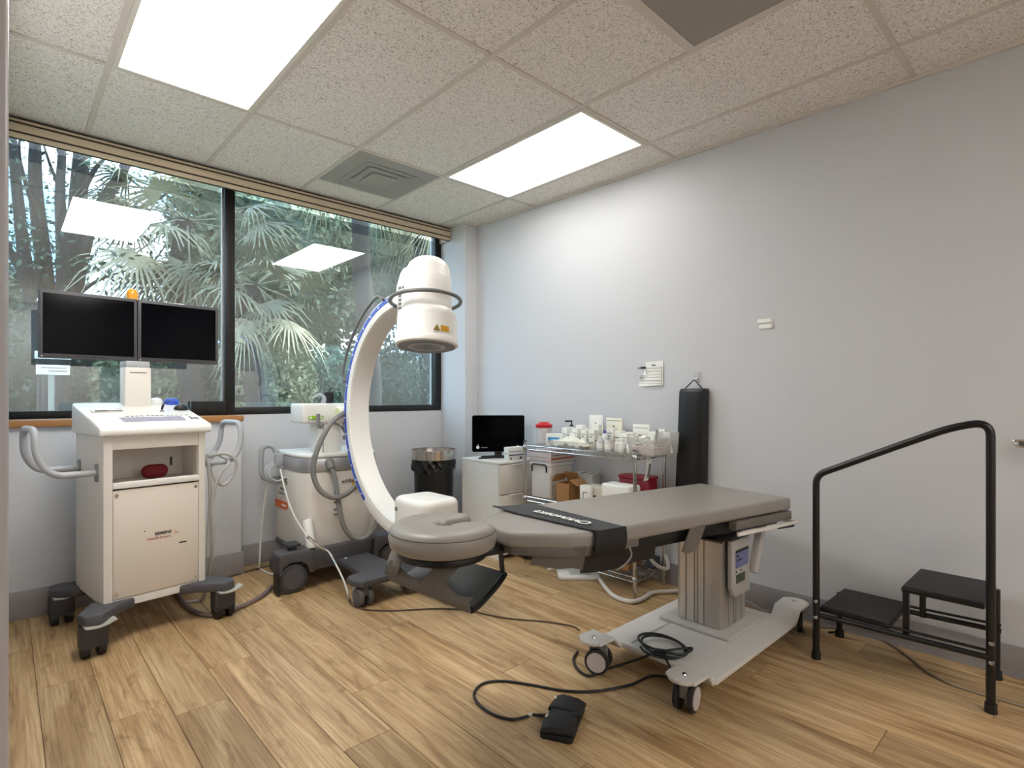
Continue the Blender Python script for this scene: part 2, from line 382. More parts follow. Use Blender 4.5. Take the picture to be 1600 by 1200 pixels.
struct(MB().hexa([(2.905, 3.717, -0.02), (3.25, 3.717, -0.02), (3.25, 4.25, -0.02), (2.905, 4.25, -0.02)], [(2.905, 3.717, 2.76), (3.25, 3.717, 2.76), (3.25, 4.25, 2.76), (2.905, 4.25, 2.76)]).build('wall_corner', WALL, bevel=0.003), 'grey boxed-out corner column beside the window', 'wall')
struct(MB().bx(-0.12, 0.0, 0.90, 4.25, -0.02, ROOM_H + 0.1).build('wall_left', WALL), 'grey wall beside the doorway', 'wall')
struct(MB().bx(-0.12, 0.0, -3.4, -0.32, -0.02, ROOM_H + 0.1).build('wall_doorway', WALL), 'grey wall on the near side of the doorway', 'wall')
struct(MB().bx(-0.12, 0.0, -0.32, 0.90, 2.12, ROOM_H + 0.1).build('wall_lintel', WALL), 'grey wall over the doorway', 'wall')
struct(MB().bx(-1.4, 3.3, -3.52, -3.4, -0.02, ROOM_H + 0.1).build('wall_front', WALL), 'grey wall opposite the window', 'wall')
struct(MB().bx(-1.5, -1.4, -3.52, 4.25, -0.02, ROOM_H + 0.1).build('wall_light_block', WALL), 'unseen grey wall added beyond the doorway to block sky light', 'wall')  # unseen, added to keep sky light from leaking in at the doorway
struct(MB().bx(-1.4, -0.12, 1.9, 2.0, -0.02, ROOM_H + 0.1).build('wall_light_block_end', WALL), 'unseen grey end wall added past the doorway to block sky light', 'wall')  # also unseen, closes the added light block at its window end
# door frame next to the lens
jm = MB().prism([(-0.135, 0.86), (-0.02, 0.86), (-0.006, 0.862), (0.001, 0.866), (0.0045, 0.873), (0.005, 0.90), (0.005, 0.96), (0.0, 0.962), (0.0, 0.902), (-0.135, 0.902)], -0.0, 2.668)
o = jm.build('door_1', mat('grey_metal_frame', (190, 186, 188), 0.35, 0.2)); struct(o, 'grey metal door frame edge beside the doorway', 'door frame')
# baseboards
for nm, mb, lb in (
    ('baseboard_right', wallmesh(-3.4, 3.717, 0, 0.132, -0.012, 0.0), 'grey rubber baseboard along the long wall'),
    ('baseboard_ledge', MB().bx(0.0, 1.177, YL - 0.012, YL, 0, 0.15), 'grey baseboard under the wooden sill'),
    ('baseboard_ledge_return', MB().bx(1.165, 1.177, YL, YW, 0, 0.15), 'grey baseboard turning the ledge corner'),
    ('baseboard_back', MB().bx(1.177, 2.905, YW - 0.012, YW, 0, 0.145), 'grey baseboard under the wide window pane'),
    ('baseboard_corner', MB().bx(2.893, 3.05, 3.705, 3.717, 0, 0.132).bx(2.893, 2.905, 3.717, YW, 0, 0.132), 'grey baseboard round the corner column'),
    ('baseboard_left', MB().bx(0.0, 0.002, 0.97, YL - 0.012, 0, 0.1), 'grey baseboard on the doorway wall')):
    struct(mb.build(nm, BASEB, bevel=0.003), lb, 'baseboard')
struct(MB().bx(0.0, 1.172, YL - 0.028, YW, 1.018, 1.056).build('trim_1', OAK, bevel=0.006), 'honey brown wooden window sill', 'window sill')

# ------------------------------------------------------------------ ceiling
ceil = struct(MB().bx(-1.4, 3.3, -3.4, 4.25, ROOM_H + 0.02, ROOM_H + 0.1).build('ceiling', mat('plenum', (120, 116, 110), 0.9)), 'suspended ceiling of fissured beige boards', 'ceiling')
tiles = []
VAL_Y = 3.915
def cells():
    X = [0.0] + GX
    for i, x0 in enumerate(X):
        x1 = X[i + 1] if i + 1 < len(X) else 3.2
        col = i - 1                                          # grid column: -1 wall strip, 0 .. 3, 4 = strip at the long wall
        ys = [VAL_Y + 0.06 if col < 4 else 3.95] + GY + [-3.4]
        for j in range(len(ys) - 1):
            yield col, j, x0, x1, ys[j + 1], ys[j]
def tile(x0, x1, y0, y1):
    key = ('t', round(x1 - x0, 3), round(y1 - y0, 3))
    if key not in cache: cache[key] = MB().bx(0.002, x1 - x0 - 0.002, 0.002, y1 - y0 - 0.002, 0, 0.012).mesh('ceiling_tile', BOARD, bevel=0.004, seg=1)
    o = bpy.data.objects.new('ceiling_tile', cache[key]); C.objects.link(o); o.parent = ceil; o.location = (x0, y0, ROOM_H + 0.006)
light_cells = []; tees = set()
for col, j, x0, x1, y0, y1 in cells():
    if (j == 1 and col in (0, 3)) or (j == 5 and col in (0, 2)): light_cells.append((x0, x1, y0, y1)); continue  # the pair in the back row is unseen, added to brighten the room
    if col == 2 and j == 0: tile(x0, x1, 3.036 + 0.6096, y1); diff_cell = (x0, x1, 3.036, 3.036 + 0.6096); continue
    if col == 2 and j == 2: tile(x0, x1, y1 - 0.6096, y1); grille_cell = (x0, x1, y0, y1 - 0.6096); continue
    tile(x0, x1, y0, y1)
def tee(x0, x1, y0, y1):
    MB().bx(x0, x1, y0, y1, ROOM_H, ROOM_H + 0.007).build('tee_rail', TEE, ceil, bevel=0.0015, seg=1)
for gx in GX: tee(gx - 0.012, gx + 0.012, -3.4, VAL_Y + 0.05)
for gy in GY:
    X = [0.0] + GX + [3.18]
    for a, b in zip(X, X[1:]):
        if b > 3.0 and gy == GY[0]: b = 3.1
        tee(a + 0.012, b - 0.012, gy - 0.012, gy + 0.012)
tee(GX[2] + 0.012, GX[3] - 0.012, 3.6336, 3.6576); tee(GX[2] + 0.012, GX[3] - 0.012, 1.195, 1.219)
struct(wallmesh(-3.4, 3.717, ROOM_H - 0.012, ROOM_H + 0.008, -0.016, 0.0).build('trim_2', TEE), 'beige ceiling edge angle along the long wall', 'ceiling trim')
struct(MB().bx(2.889, 3.05, 3.701, 3.717, ROOM_H - 0.012, ROOM_H + 0.008).build('trim_3', TEE), 'beige ceiling edge angle on the corner column', 'ceiling trim')
for (x0, x1, y0, y1), lb, lm in zip(light_cells, ('lit white ceiling light panel over the twin-screen cart', 'unseen lit fill panel added in the ceiling behind the doorway', 'unseen lit fill panel added in the ceiling near the wall opposite the window', 'lit white ceiling light panel beside the long grey wall'), (LIGHT, LIGHT, LIGHT, LIGHT2)):
    cx, cy = (x0 + x1) / 2, (y0 + y1) / 2
    t = thing('ceiling_light', lb, 'ceiling light', (cx, cy, ROOM_H - 0.004), 0, 'flat lit ceiling panels')
    hw, hl = (x1 - x0) / 2 - 0.012, (y1 - y0) / 2 - 0.012; fr = 0.02
    f = MB()
    for a in ((-hw, hw, -hl, -hl + fr), (-hw, hw, hl - fr, hl), (-hw, -hw + fr, -hl + fr, hl - fr), (hw - fr, hw, -hl + fr, hl - fr)): f.bx(*a, 0, 0.02)
    f.build('frame', mat('white_light_frame', (226, 222, 212), 0.5), t)
    MB().bx(-hw + fr, hw - fr, -hl + fr, hl - fr, 0.004, 0.012).build('light_diffuser', lm, t)
x0, x1, y0, y1 = diff_cell
DIFM = mat('grey_diffuser_metal', (164, 163, 159), 0.6)
t = thing('air_diffuser', 'square grey ceiling air diffuser with stepped square cones', 'air diffuser', ((x0 + x1) / 2, (y0 + y1) / 2, ROOM_H - 0.002))
MB().bx(-0.293, 0.293, -0.293, 0.293, 0.0, 0.01).build('plate', DIFM, t, bevel=0.002)
for i, r in enumerate((0.19, 0.145, 0.09)):
    z0, z1 = -0.004 - 0.006 * i, 0.001 - 0.006 * i; mb = MB()
    q = lambda s, z: [(-s, -s, z), (s, -s, z), (s, s, z), (-s, s, z)]
    mb.hexa(q(r, z0), q(r - 0.015, z1)); mb.build('cone', DIFM if i < 2 else mat('light_diffuser_metal', (172, 170, 164), 0.6), t)
x0, x1, y0, y1 = grille_cell
t = thing('return_grille', 'dark perforated square return air grille in the ceiling', 'air grille', ((x0 + x1) / 2, (y0 + y1) / 2, ROOM_H - 0.001))
f = MB(); s_ = 0.293
for a in ((-s_, s_, -s_, -s_ + 0.018), (-s_, s_, s_ - 0.018, s_), (-s_, -s_ + 0.018, -s_ + 0.018, s_ - 0.018), (s_ - 0.018, s_, -s_ + 0.018, s_ - 0.018)): f.bx(*a, 0, 0.012)
f.build('frame', TEE, t); MB().bx(-s_ + 0.018, s_ - 0.018, -s_ + 0.018, s_ - 0.018, 0.003, 0.008).build('perforated_panel', PERF, t)

# ------------------------------------------------------------------ window
win = struct(thing('window_1', 'wide black framed window looking out on trees', 'window', (0, YW, 1.056)))
sh = (0, -YW, -1.056)
def wpart(nm, x0, x1, y0, y1, z0, z1, m=FRAMEB, bev=0.003): return MB().bx(x0, x1, y0, y1, z0, z1).build(nm, m, win, bevel=bev, shift=sh)
wpart('bottom_rail', 0.0, 1.106, YW + 0.0, YW + 0.06, 1.056, 1.10)
wpart('bottom_rail', 1.171, 2.905, YW + 0.0, YW + 0.06, 1.056, 1.108)
wpart('bottom_rail_block', 0.90, 1.106, YW - 0.02, YW + 0.0, 1.056, 1.15)
wpart('top_rail', 0.0, 2.905, YW + 0.012, YW + 0.06, 2.635, 2.66)
wpart('mullion', 1.106, 1.171, YW - 0.006, YW + 0.07, 1.056, 2.66)
wpart('jamb', 2.842, 2.905, YW + 0.0, YW + 0.07, 1.108, 2.66)
wpart('jamb', 0.0, 0.012, YW + 0.0, YW + 0.06, 1.10, 2.66)
wpart('glazing_bead', 1.094, 1.106, YW + 0.02, YW + 0.045, 1.10, 2.635, LGREY, 0.001)
wpart('pane', 0.012, 1.106, YW + 0.028, YW + 0.034, 1.10, 2.577, GLASS, 0)
wpart('pane', 1.171, 2.842, YW + 0.028, YW + 0.034, 1.108, 2.577, GLASS, 0)
for a, b in ((0.012, 1.106), (1.171, 2.842)): wpart('clear_pane_strip', a, b, YW + 0.028, YW + 0.034, 2.577, 2.64, GLASSC, 0)
# valance
t = thing('window_valance', 'beige window valance with dark grooves under the ceiling', 'valance', (1.45, VAL_Y, 2.56))
sh = (-1.45, -VAL_Y, -2.56)
MB().bx(0.0, 2.892, VAL_Y + 0.006, VAL_Y + 0.03, 2.556, 2.664).build('board', DKBR, t, shift=sh)
for z0, z1 in ((2.644, 2.656), (2.593, 2.633), (2.556, 2.583)):
    MB().bx(0.0, 2.896, VAL_Y, VAL_Y + 0.008, z0, z1).build('moulding', BEIGE, t, bevel=0.002, shift=sh)
MB().bx(2.884, 2.896, VAL_Y + 0.008, YW, 2.556, 2.66).build('end_cap', BEIGE, t, shift=sh)
MB().bx(0.0, 2.88, VAL_Y + 0.035, YW, 2.652, 2.664).build('top_board', BEIGE, t, shift=sh)

# ================================================================== twin-screen workstation cart
RC = math.radians(8); CC = Vector((0.541, 3.47, 0))
cart = thing('workstation_cart', 'white wheeled imaging workstation cart with two black monitors on a post', 'medical cart', CC, RC)
def cart_l(p):                                           # world -> cart frame
    d = Vector(p) - CC; return Vector((d.x * math.cos(RC) + d.y * math.sin(RC), -d.x * math.sin(RC) + d.y * math.cos(RC), d.z))
def cart_w(x, y, z): return Vector((CC.x + x * math.cos(RC) - y * math.sin(RC), CC.y + x * math.sin(RC) + y * math.cos(RC), z))
HWD = 0.232
for s in (-1, 1):
    MB().prism([(s * HWD, -0.19), (s * (HWD - 0.006), -0.222), (s * (HWD - 0.03), -0.23), (s * 0.192, -0.23), (s * 0.192, -0.2), (s * 0.212, -0.2), (s * 0.212, 0.215), (s * HWD, 0.225)], 0.19, 1.0).build('side_panel', CREAM, cart)
MB().bx(-0.212, 0.212, 0.2, 0.222, 0.19, 1.1).build('back_panel', CREAM, cart)
MB().bx(-0.192, 0.192, -0.226, -0.2, 0.925, 0.998).build('fascia', CREAM, cart, bevel=0.002)
MB().bx(-0.212, 0.212, -0.2, 0.2, 0.735, 0.75).build('cubby_floor', CREAM, cart)
MB().bx(-0.192, 0.192, -0.236, -0.2, 0.737, 0.766).build('cubby_lip', WHITE, cart, bevel=0.003)
MB().bx(-0.212, 0.212, 0.05, 0.06, 0.75, 0.925).build('cubby_back', CREAM, cart)
MB().bx(-0.212, 0.212, -0.2, 0.2, 0.925, 0.937).build('cubby_top', CREAM, cart)
MB().bx(0.15, 0.157, 0.04, 0.052, 0.80, 0.845).build('vent_slot', BLACK, cart)
MB().bx(-0.212, 0.212, -0.2, 0.2, 0.19, 0.205).build('bottom_panel', CREAM, cart)
dr = MB().bx(-0.19, 0.19, -0.229, -0.212, 0.207, 0.730).build('door', mat('door_enamel', (224, 213, 199), 0.4), cart, bevel=0.002)
for sx in (-1, 1):
    for z in (0.232, 0.706): MB().cyl((sx * 0.176, -0.233, z), (sx * 0.176, -0.228, z), 0.008, 12).build('screw', CHROME, dr)
MB().prism(rrect(0.036, 0.007, 0.0034), -0.2296, -0.2288, 'Y', Matrix.Translation((0.115, 0, 0.425))).build('lock_slot', BLACK, dr)
MB().prism(rrect(0.006, 0.006, 0.0028), -0.2296, -0.2288, 'Y', Matrix.Translation((-0.058, 0, 0.512))).build('pin_hole', BLACK, dr)
fm = lambda x, z: frame_m((x, -0.2295, z), (1, 0, 0), (0, 0, 1))
lettering('lettering', 'SIEMENS', 0.0205, INK, dr, fm(-0.015, 0.484), bold=0.0006, label='black capital lettering')
lettering('lettering', 'Healthineers', 0.0215, mat('rust_ink', (176, 92, 62), 0.6), dr, fm(-0.05, 0.463), label='rust coloured lettering')
dm = MB()
for i in range(4):
    for k in range(3):
        if i == 3 and k != 1: continue
        dm.box((0.073 + i * 0.0065, -0.2297, 0.482 + (k - 1) * (0.008 - 0.002 * i)), (0.003, 0.0006, 0.003))
dm.build('dot_mark', ORINK, dr)
MB().bx(-0.19, 0.19, -0.225, -0.19, 0.163, 0.203).build('base_strip', WHITE, cart, bevel=0.002)
# sloped console
con = MB().prism([(-0.256, 0.992), (0.235, 0.992), (0.235, 1.142), (0.215, 1.148), (-0.236, 1.042), (-0.25, 1.034), (-0.256, 1.02)], -0.25, 0.25, 'X').build('console', WHITE, cart, bevel=0.012, seg=3)
SLP = math.atan2(0.106, 0.451)
def onc(x, v, h=0.0): # a point on the sloped console top, v metres up the slope from its front edge
    return Vector((x, -0.236 + v * math.cos(SLP) - h * math.sin(SLP), 1.042 + v * math.sin(SLP) + h * math.cos(SLP)))
def cbox(mb, x, v, sx, sv, h, h0=0.0):
    return mb.box(onc(x, v, h0 + h / 2), (sx, sv, h), Matrix.Rotation(SLP, 4, 'X'))
cbox(MB(), 0.02, 0.105, 0.40, 0.15, 0.002).build('keyboard_panel', mat('keyboard_white', (236, 234, 229), 0.4), con, bevel=0.0008)
km = MB()
for r in range(5):
    for k in range(17): cbox(km, -0.125 + k * 0.0165 + (r % 2) * 0.004, 0.06 + r * 0.0165, 0.0135, 0.0135, 0.003, 0.002)
ko = km.build('keys', mat('lilac_grey_key', (170, 168, 184), 0.5), con); ko['kind'] = 'stuff'
km = MB()
for k in range(13): cbox(km, -0.09 + k * 0.0215 + (k // 4) * 0.006, 0.16, 0.014, 0.006, 0.002, 0.002)
for k in range(7): cbox(km, 0.185 + (k % 3) * 0.014, 0.075 + (k // 3) * 0.02, 0.009, 0.009, 0.003, 0.002)
ko = km.build('function_keys', GREYINK, con); ko['kind'] = 'stuff'
cbox(MB(), -0.15, 0.272, 0.13, 0.036, 0.008).build('card_reader', WHITE, con, bevel=0.002)
cbox(MB(), -0.175, 0.257, 0.055, 0.01, 0.003, 0.008).build('card_slot', BLACK, con); cbox(MB(), -0.115, 0.257, 0.06, 0.008, 0.003, 0.008).build('card_slot', MGREY, con)
p = onc(-0.092, 0.29, 0.008); MB().tube([p + Vector((0.014 * math.cos(a * PI / 8), 0.014 * math.sin(a * PI / 8), 0.014 * math.sin(a * PI / 8) * math.tan(SLP))) for a in range(16)], 0.004, 6, True).build('key_ring', WHITE, con)
# monitor post and screens (screens stand on a line of their own, seen from the cart frame)
po = MB().bx(-0.042, 0.082, 0.125, 0.215, 1.12, 1.342).build('monitor_post', CREAM, cart, bevel=0.006)
MB().bx(-0.037, 0.077, 0.13, 0.235, 1.342, 1.376).build('post_neck', LGREY, po, bevel=0.004)
lettering('lettering', '', 0.01, INK, po, Matrix()) if False else None
MB().bx(-0.02, 0.06, 0.122, 0.1255, 1.312, 1.315).build('label_line', GREYINK, po)
A, B = Vector((0.128, 3.632, 0)), Vector((0.968, 3.705, 0)); ang = math.atan2(B.y - A.y, B.x - A.x) - RC
for i in range(2):
    mid = cart_l(A.lerp(B, 0.25 + 0.5 * i)); M = Matrix.Translation((mid.x, mid.y, 1.551)) @ Matrix.Rotation(ang, 4, 'Z')
    mo = bpy.data.objects.new('monitor', MB().prism(rrect(0.418, 0.345, 0.006), -0.012, 0.028, 'Y').mesh('monitor', mat('monitor_bezel', (70, 68, 70), 0.5), bevel=0.003)); C.objects.link(mo); mo.parent = cart; mo.matrix_local = M
    MB().bx(-0.194, 0.194, -0.0128, -0.0105, -0.150, 0.156).build('screen', SCREEN, mo)
    MB().bx(-0.13, 0.13, 0.028, 0.06, -0.1, 0.1).build('rear_housing', DGREY, mo, bevel=0.01)
    b = MB()
    for k in range(7): b.bx(-0.06 + k * 0.018, -0.048 + k * 0.018, -0.0132, -0.012, -0.1645, -0.1595)
    b.build('button_row', BLACK, mo); MB().bx(-0.2, -0.195, -0.0135, -0.012, -0.166, -0.161).build('status_light', WHITE, mo)
p = cart_l(A.lerp(B, 0.5) + Vector((0, 0.05, 0)))
MB().bx(p.x - 0.05, p.x + 0.05, p.y - 0.015, p.y + 0.05, 1.376, 1.70).build('monitor_bracket', DGREY, cart, bevel=0.004)
be = MB().lathe([(0.030, 1.70), (0.030, 1.728)], (p.x - 0.01, p.y + 0.02, 0), 20).build('beacon_base', BLACK, cart)
MB().lathe([(0.029, 1.728), (0.030, 1.755), (0.028, 1.772), (0.02, 1.785), (0.008, 1.791), (0.0001, 1.792)], (p.x - 0.01, p.y + 0.02, 0), 20).build('beacon_lens', AMBER, be)
# push handles
for s in (-1, 1):
    pts = [(s * 0.225, -0.15, 0.815), (s * 0.40, -0.15, 0.815), (s * 0.455, -0.135, 0.90), (s * 0.458, -0.125, 1.03), (s * 0.458, 0.125, 1.03), (s * 0.455, 0.135, 0.90), (s * 0.40, 0.15, 0.815), (s * 0.225, 0.15, 0.815)]
    hd = MB().tube(round_path(pts, 0.07, 6), 0.0155, 12).build('push_handle', LGREY, cart)
    for y in (-0.15, 0.15): MB().prism(rrect(0.04, 0.085, 0.006), s * 0.230, s * 0.240, 'X', Matrix.Translation((0, y, 0.815))).build('mount_plate', MGREY, hd, bevel=0.002)
# feet and castors
for sx in (-1, 1):
    for sy in (-1, 1):
        fx, fy = sx * 0.285, (-0.30 if sy < 0 else 0.262)
        ix, iy = sx * 0.13, sy * 0.215
        poly = [(sx * 0.10, sy * 0.15), (sx * 0.10, sy * 0.236), (sx * 0.16, sy * 0.262), (fx - sx * 0.02, fy + sy * 0.062), (fx + sx * 0.045, fy + sy * 0.045), (fx + sx * 0.055, fy - sy * 0.02), (sx * 0.262, sy * 0.15)]
        fb = MB().prism(poly, 0.15, 0.198).build('foot_bracket', DGREY, cart, bevel=0.012, seg=2)
        ca = MB().bx(fx - 0.052, fx + 0.052, fy - 0.034, fy + 0.034, 0.045, 0.148).build('castor', mat('castor_plastic', (62, 59, 61), 0.55, var=0.15, vscale=60), cart, bevel=0.006)
        for q in (-0.03, 0.03): MB().cyl((fx + q - 0.014, fy, 0.04), (fx + q + 0.014, fy, 0.04), 0.04, 20).build('wheel', BLACK, ca)
        MB().sheet(lambda u, v: (fx - 0.045 + 0.12 * u, fy - 0.075 + 0.05 * v, 0.150 - 0.012 * math.sin(u * PI) + 0.012 * u), 8, 2, 0.006).build('brake_lever', mat('brake_grey', (186, 184, 176), 0.4), ca)
# things on and in the cart
p = cart_w(0.06, -0.02, 0.8); 
solo('red_pouch', MB().grid(lambda u, v: (0.062 * math.cos(2 * PI * u) * (abs(math.cos(2 * PI * u)) ** -0.35 if abs(math.cos(2 * PI * u)) > 0.05 else 0) * math.sin(PI * v) ** 0.45, 0.03 * math.sin(2 * PI * u) * math.sin(PI * v) ** 0.5, 0.036 - 0.035 * math.cos(PI * v)), 28, 12), DRED, 'dark red cloth pouch lying in the open cart cubby', 'pouch', loc=cart_w(0.045, -0.045, 0.7505), rz=RC)
def mouse_mesh(sx, sy, sz):
    return MB().grid(lambda u, v: (sx * math.cos(2 * PI * u) * math.sin(PI * v / 2 + 0.0) ** 0.6, sy * math.sin(2 * PI * u) * math.sin(PI * v / 2) ** 0.6, sz * math.cos(PI * v / 2)), 24, 8).lathe([(0.0001, 0), (1, 0)], n=24, M=Matrix.Diagonal((sx, sy, 1, 1)))
def place_on_console(o, x, v, h=0.0):
    q = onc(x, v, h); o.matrix_world = Matrix.Translation(cart_w(q.x, q.y, q.z)) @ Matrix.Rotation(RC, 4, 'Z') @ Matrix.Rotation(SLP, 4, 'X')
m = thing('computer_mouse', 'black computer mouse on the sloped white console', 'mouse')
mouse_mesh(0.038, 0.026, 0.028).build('body', BLACK, m); MB().box((0.0, 0, 0.028), (0.012, 0.005, 0.005)).build('scroll_wheel', MGREY, m)
place_on_console(m, 0.205, 0.29)
m = thing('microphone', 'small black gooseneck microphone on the white console', 'microphone')
MB().lathe([(0.012, 0), (0.008, 0.006), (0.004, 0.01), (0.0001, 0.011)], n=14).build('base', MGREY, m); MB().tube(smooth_path([(0, 0, 0.005), (0.004, 0.01, 0.03), (0.02, 0.02, 0.046), (0.045, 0.025, 0.052)]), 0.003, 8).build('gooseneck', BLACK, m); MB().cyl((-0.002, 0.0, 0.012), (0.006, 0.01, 0.034), 0.006, 10).build('capsule', BLACK, m)
place_on_console(m, 0.098, 0.255)
for nm, mt, lb, x, sx, sz in (('blue_hand_switch', BLUE, 'glossy blue rounded hand switch at the back of the console', 0.20, 0.042, 0.034), ('white_dome_control', mat('white_gloss', (225, 224, 220), 0.25), 'white dome control beside the blue hand switch', 0.122, 0.034, 0.036)):
    o = solo(nm, mouse_mesh(sx, 0.028, sz), mt, lb, 'control'); place_on_console(o, x, 0.425)
# cable hung on the push handle
def corded(name, pts, r, m, label, n=6, grp=None, ns=8): return solo(name, MB().tube(smooth_path(pts, n), r, ns), m, label, 'cable', grp)
hx = lambda x, y, z: cart_w(x, y, z)
pts = [hx(0.262, -0.16, 0.30), hx(0.272, -0.17, 0.60), hx(0.262, -0.175, 0.80), hx(0.25, -0.15, 0.86), hx(0.285, -0.12, 0.85), hx(0.36, -0.175, 0.86), hx(0.41, -0.185, 0.80), hx(0.38, -0.18, 0.72), hx(0.33, -0.18, 0.69), hx(0.29, -0.165, 0.75), hx(0.31, -0.11, 0.86), hx(0.35, -0.10, 0.85), hx(0.37, -0.175, 0.81), hx(0.31, -0.19, 0.74), hx(0.278, -0.185, 0.60), hx(0.285, -0.17, 0.36), hx(0.30, -0.05, 0.10), hx(0.30, 0.02, 0.010), hx(0.22, 0.06, 0.010)]
corded('power_cable', pts, 0.0095, mat('light_grey_cable', (176, 174, 170), 0.45), 'light grey cable looped over the cart push handle', 6)

# ================================================================== C-arm X-ray machine
CX = 1.685
carm = thing('c_arm_xray_machine', 'white mobile C-arm X-ray machine with blue striped arc', 'x-ray machine', (1.62, 3.4, 0)); csh = (-1.62, -3.4, 0)
def cp(nm, mb, m, parent=None, **k): return mb.build(nm, m, parent or carm, shift=csh, **k)
# chassis
MB_ = MB().prism([(1.20, 3.365), (1.46, 3.365), (1.54, 3.345), (1.70, 3.345), (1.78, 3.365), (1.97, 3.365), (1.99, 3.385), (1.99, 3.50), (1.90, 3.56), (1.86, 3.90), (1.42, 3.90), (1.32, 3.56), (1.20, 3.50)], 0.115, 0.20)
cp('chassis_beam', MB_, DGREY, bevel=0.01)
for sg, xc in ((1, 1.275), (-1, 1.935)):
    q = lambda P: [(xc + sg * x, z) for x, z in P]
    cp('wheel_arch', MB().prism(q([(-0.085, 0.12), (-0.085, 0.235), (-0.07, 0.25), (0.10, 0.25), (0.125, 0.235), (0.135, 0.105), (0.10, 0.105), (0.088, 0.15), (0.045, 0.185), (-0.02, 0.187), (-0.06, 0.165), (-0.075, 0.12)]), 3.29, 3.42, 'Y'), DGREY, bevel=0.008)
    wl = cp('drive_wheel', MB().cyl((xc, 3.30, 0.088), (xc, 3.35, 0.088), 0.087, 36), mat('rubber_wheel', (62, 61, 64), 0.65), bevel=0.006)
    cp('wheel_hub', MB().cyl((xc, 3.295, 0.088), (xc, 3.302, 0.088), 0.062, 28), DGREY, wl)
    cp('axle_guard', MB().bx(xc - 0.095, xc - 0.075, 3.30, 3.36, 0.012, 0.13), BLACK, wl)
cp('chassis_front', MB().prism([(1.40, 3.315), (1.81, 3.315), (1.81, 3.37), (1.40, 3.37)], 0.105, 0.235), DGREY, bevel=0.01)
cp('pedal', MB().bx(1.25, 1.33, 3.32, 3.41, 0.272, 0.288).bx(1.27, 1.31, 3.34, 3.39, 0.245, 0.272), mat('pedal_black', (50, 49, 52), 0.5), bevel=0.004)
# T foot
TF = MB().prism([(1.555, 3.35), (1.545, 2.98), (1.47, 2.965), (1.435, 2.93), (1.435, 2.85), (1.465, 2.80), (1.86, 2.80), (1.89, 2.85), (1.89, 2.93), (1.86, 2.965), (1.78, 2.98), (1.775, 3.35)], 0.112, 0.150)
tf = cp('front_foot', TF, DGREY, bevel=0.010)
for x, y in ((1.60, 3.28), (1.74, 2.88)): cp('bolt', MB().cyl((x, y, 0.149), (x, y, 0.154), 0.009, 10), WHITE, tf)
for x in (1.492, 1.815):
    ca = cp('castor', MB().bx(x - 0.018, x + 0.018, 2.81, 2.90, 0.06, 0.113), DGREY, bevel=0.004)
    for q in (-0.028, 0.028):
        w_ = cp('wheel', MB().cyl((x + q - 0.014, 2.845, 0.052), (x + q + 0.014, 2.845, 0.052), 0.052, 24), mat('castor_grey', (88, 87, 89), 0.55), ca, bevel=0.004)
    cp('cable_deflector', MB().prism([(2.885, 0.005), (2.93, 0.004), (2.92, 0.09), (2.90, 0.11), (2.885, 0.11)], x - 0.03, x + 0.03, 'X'), WHITE, ca, bevel=0.004)
# cabinet
cab = [(1.395, 3.92), (1.385, 3.60), (1.395, 3.49), (1.43, 3.43), (1.52, 3.40), (1.66, 3.392), (1.80, 3.40), (1.885, 3.43), (1.915, 3.49), (1.925, 3.60), (1.915, 3.92)]
body = cp('cabinet', MB().prism(cab, 0.20, 0.70), CREAM, bevel=0.012, seg=3)
grow = lambda P, g: [(1.655 + (x - 1.655) * (1 + g), 3.65 + (y - 3.65) * (1 + g)) for x, y in P]
cp('silver_collar', MB().prism(grow(cab, 0.02), 0.695, 0.785), mat('silver_paint', (186, 186, 188), 0.3, 0.7), bevel=0.008)
cp('cabinet_lid', MB().prism(grow(cab, 0.012), 0.785, 0.812), WHITE, bevel=0.012, seg=3)
cp('lower_skirt', MB().prism(grow(cab, 0.01), 0.165, 0.205), DGREY, bevel=0.004)
cp('cable_post', MB().cyl((1.40, 3.34, 0.235), (1.41, 3.42, 0.40), 0.03, 20), WHITE, bevel=0.004)
# markings on the cabinet
vm = MB()
for r in range(3):
    for k in range(3): vm.bx(1.3835, 1.386, 3.84 - k * 0.055 - 0.04, 3.84 - k * 0.055, 0.628 - r * 0.016, 0.633 - r * 0.016)
cp('vent_slots', vm, INK, body)
o = lettering('lettering', 'SIEMENS', 0.028, GREYINK, body, Matrix.Translation(csh) @ frame_m((1.3845, 3.82, 0.548), (0, -1, 0), (0, 0, 1)), bold=0.0005); o = lettering('lettering', 'Healthineers', 0.027, GREYINK, body, Matrix.Translation(csh) @ frame_m((1.3845, 3.85, 0.518), (0, -1, 0), (0, 0, 1)))
cp('orange_label', MB().prism([(3.9, 0.425), (3.9, 0.475), (3.70, 0.475), (3.685, 0.465), (3.685, 0.435), (3.70, 0.425)], 1.3825, 1.3865, 'X'), ORANGE, body, label='orange side label')
MB().bx(1.382, 1.3835, 3.705, 3.78, 0.443, 0.456).build('label_print', PAPER, body, shift=csh)
yl = cp('warning_label', MB().bx(1.70, 1.755, 3.385, 3.389, 0.565, 0.615).bx(1.70, 1.755, 3.388, 3.40, 0.567, 0.613), YEL, body); cp('label_print', MB().bx(1.706, 1.724, 3.3845, 3.3855, 0.575, 0.606).bx(1.728, 1.75, 3.3845, 3.3855, 0.582, 0.600), INK, yl)
tm = MB()
for k, (a, b_) in enumerate(((0.60, 0.55), (0.54, 0.53), (0.50, 0.488), (0.455, 0.44), (0.42, 0.41))): tm.bx(1.575, 1.60, 3.390, 3.3975, b_, a)
for k in range(5): tm.bx(1.63 + 0.022 * k, 1.645 + 0.022 * k, 3.388, 3.3965, 0.617 + 0.004 * (k % 2), 0.630 + 0.004 * (k % 3))
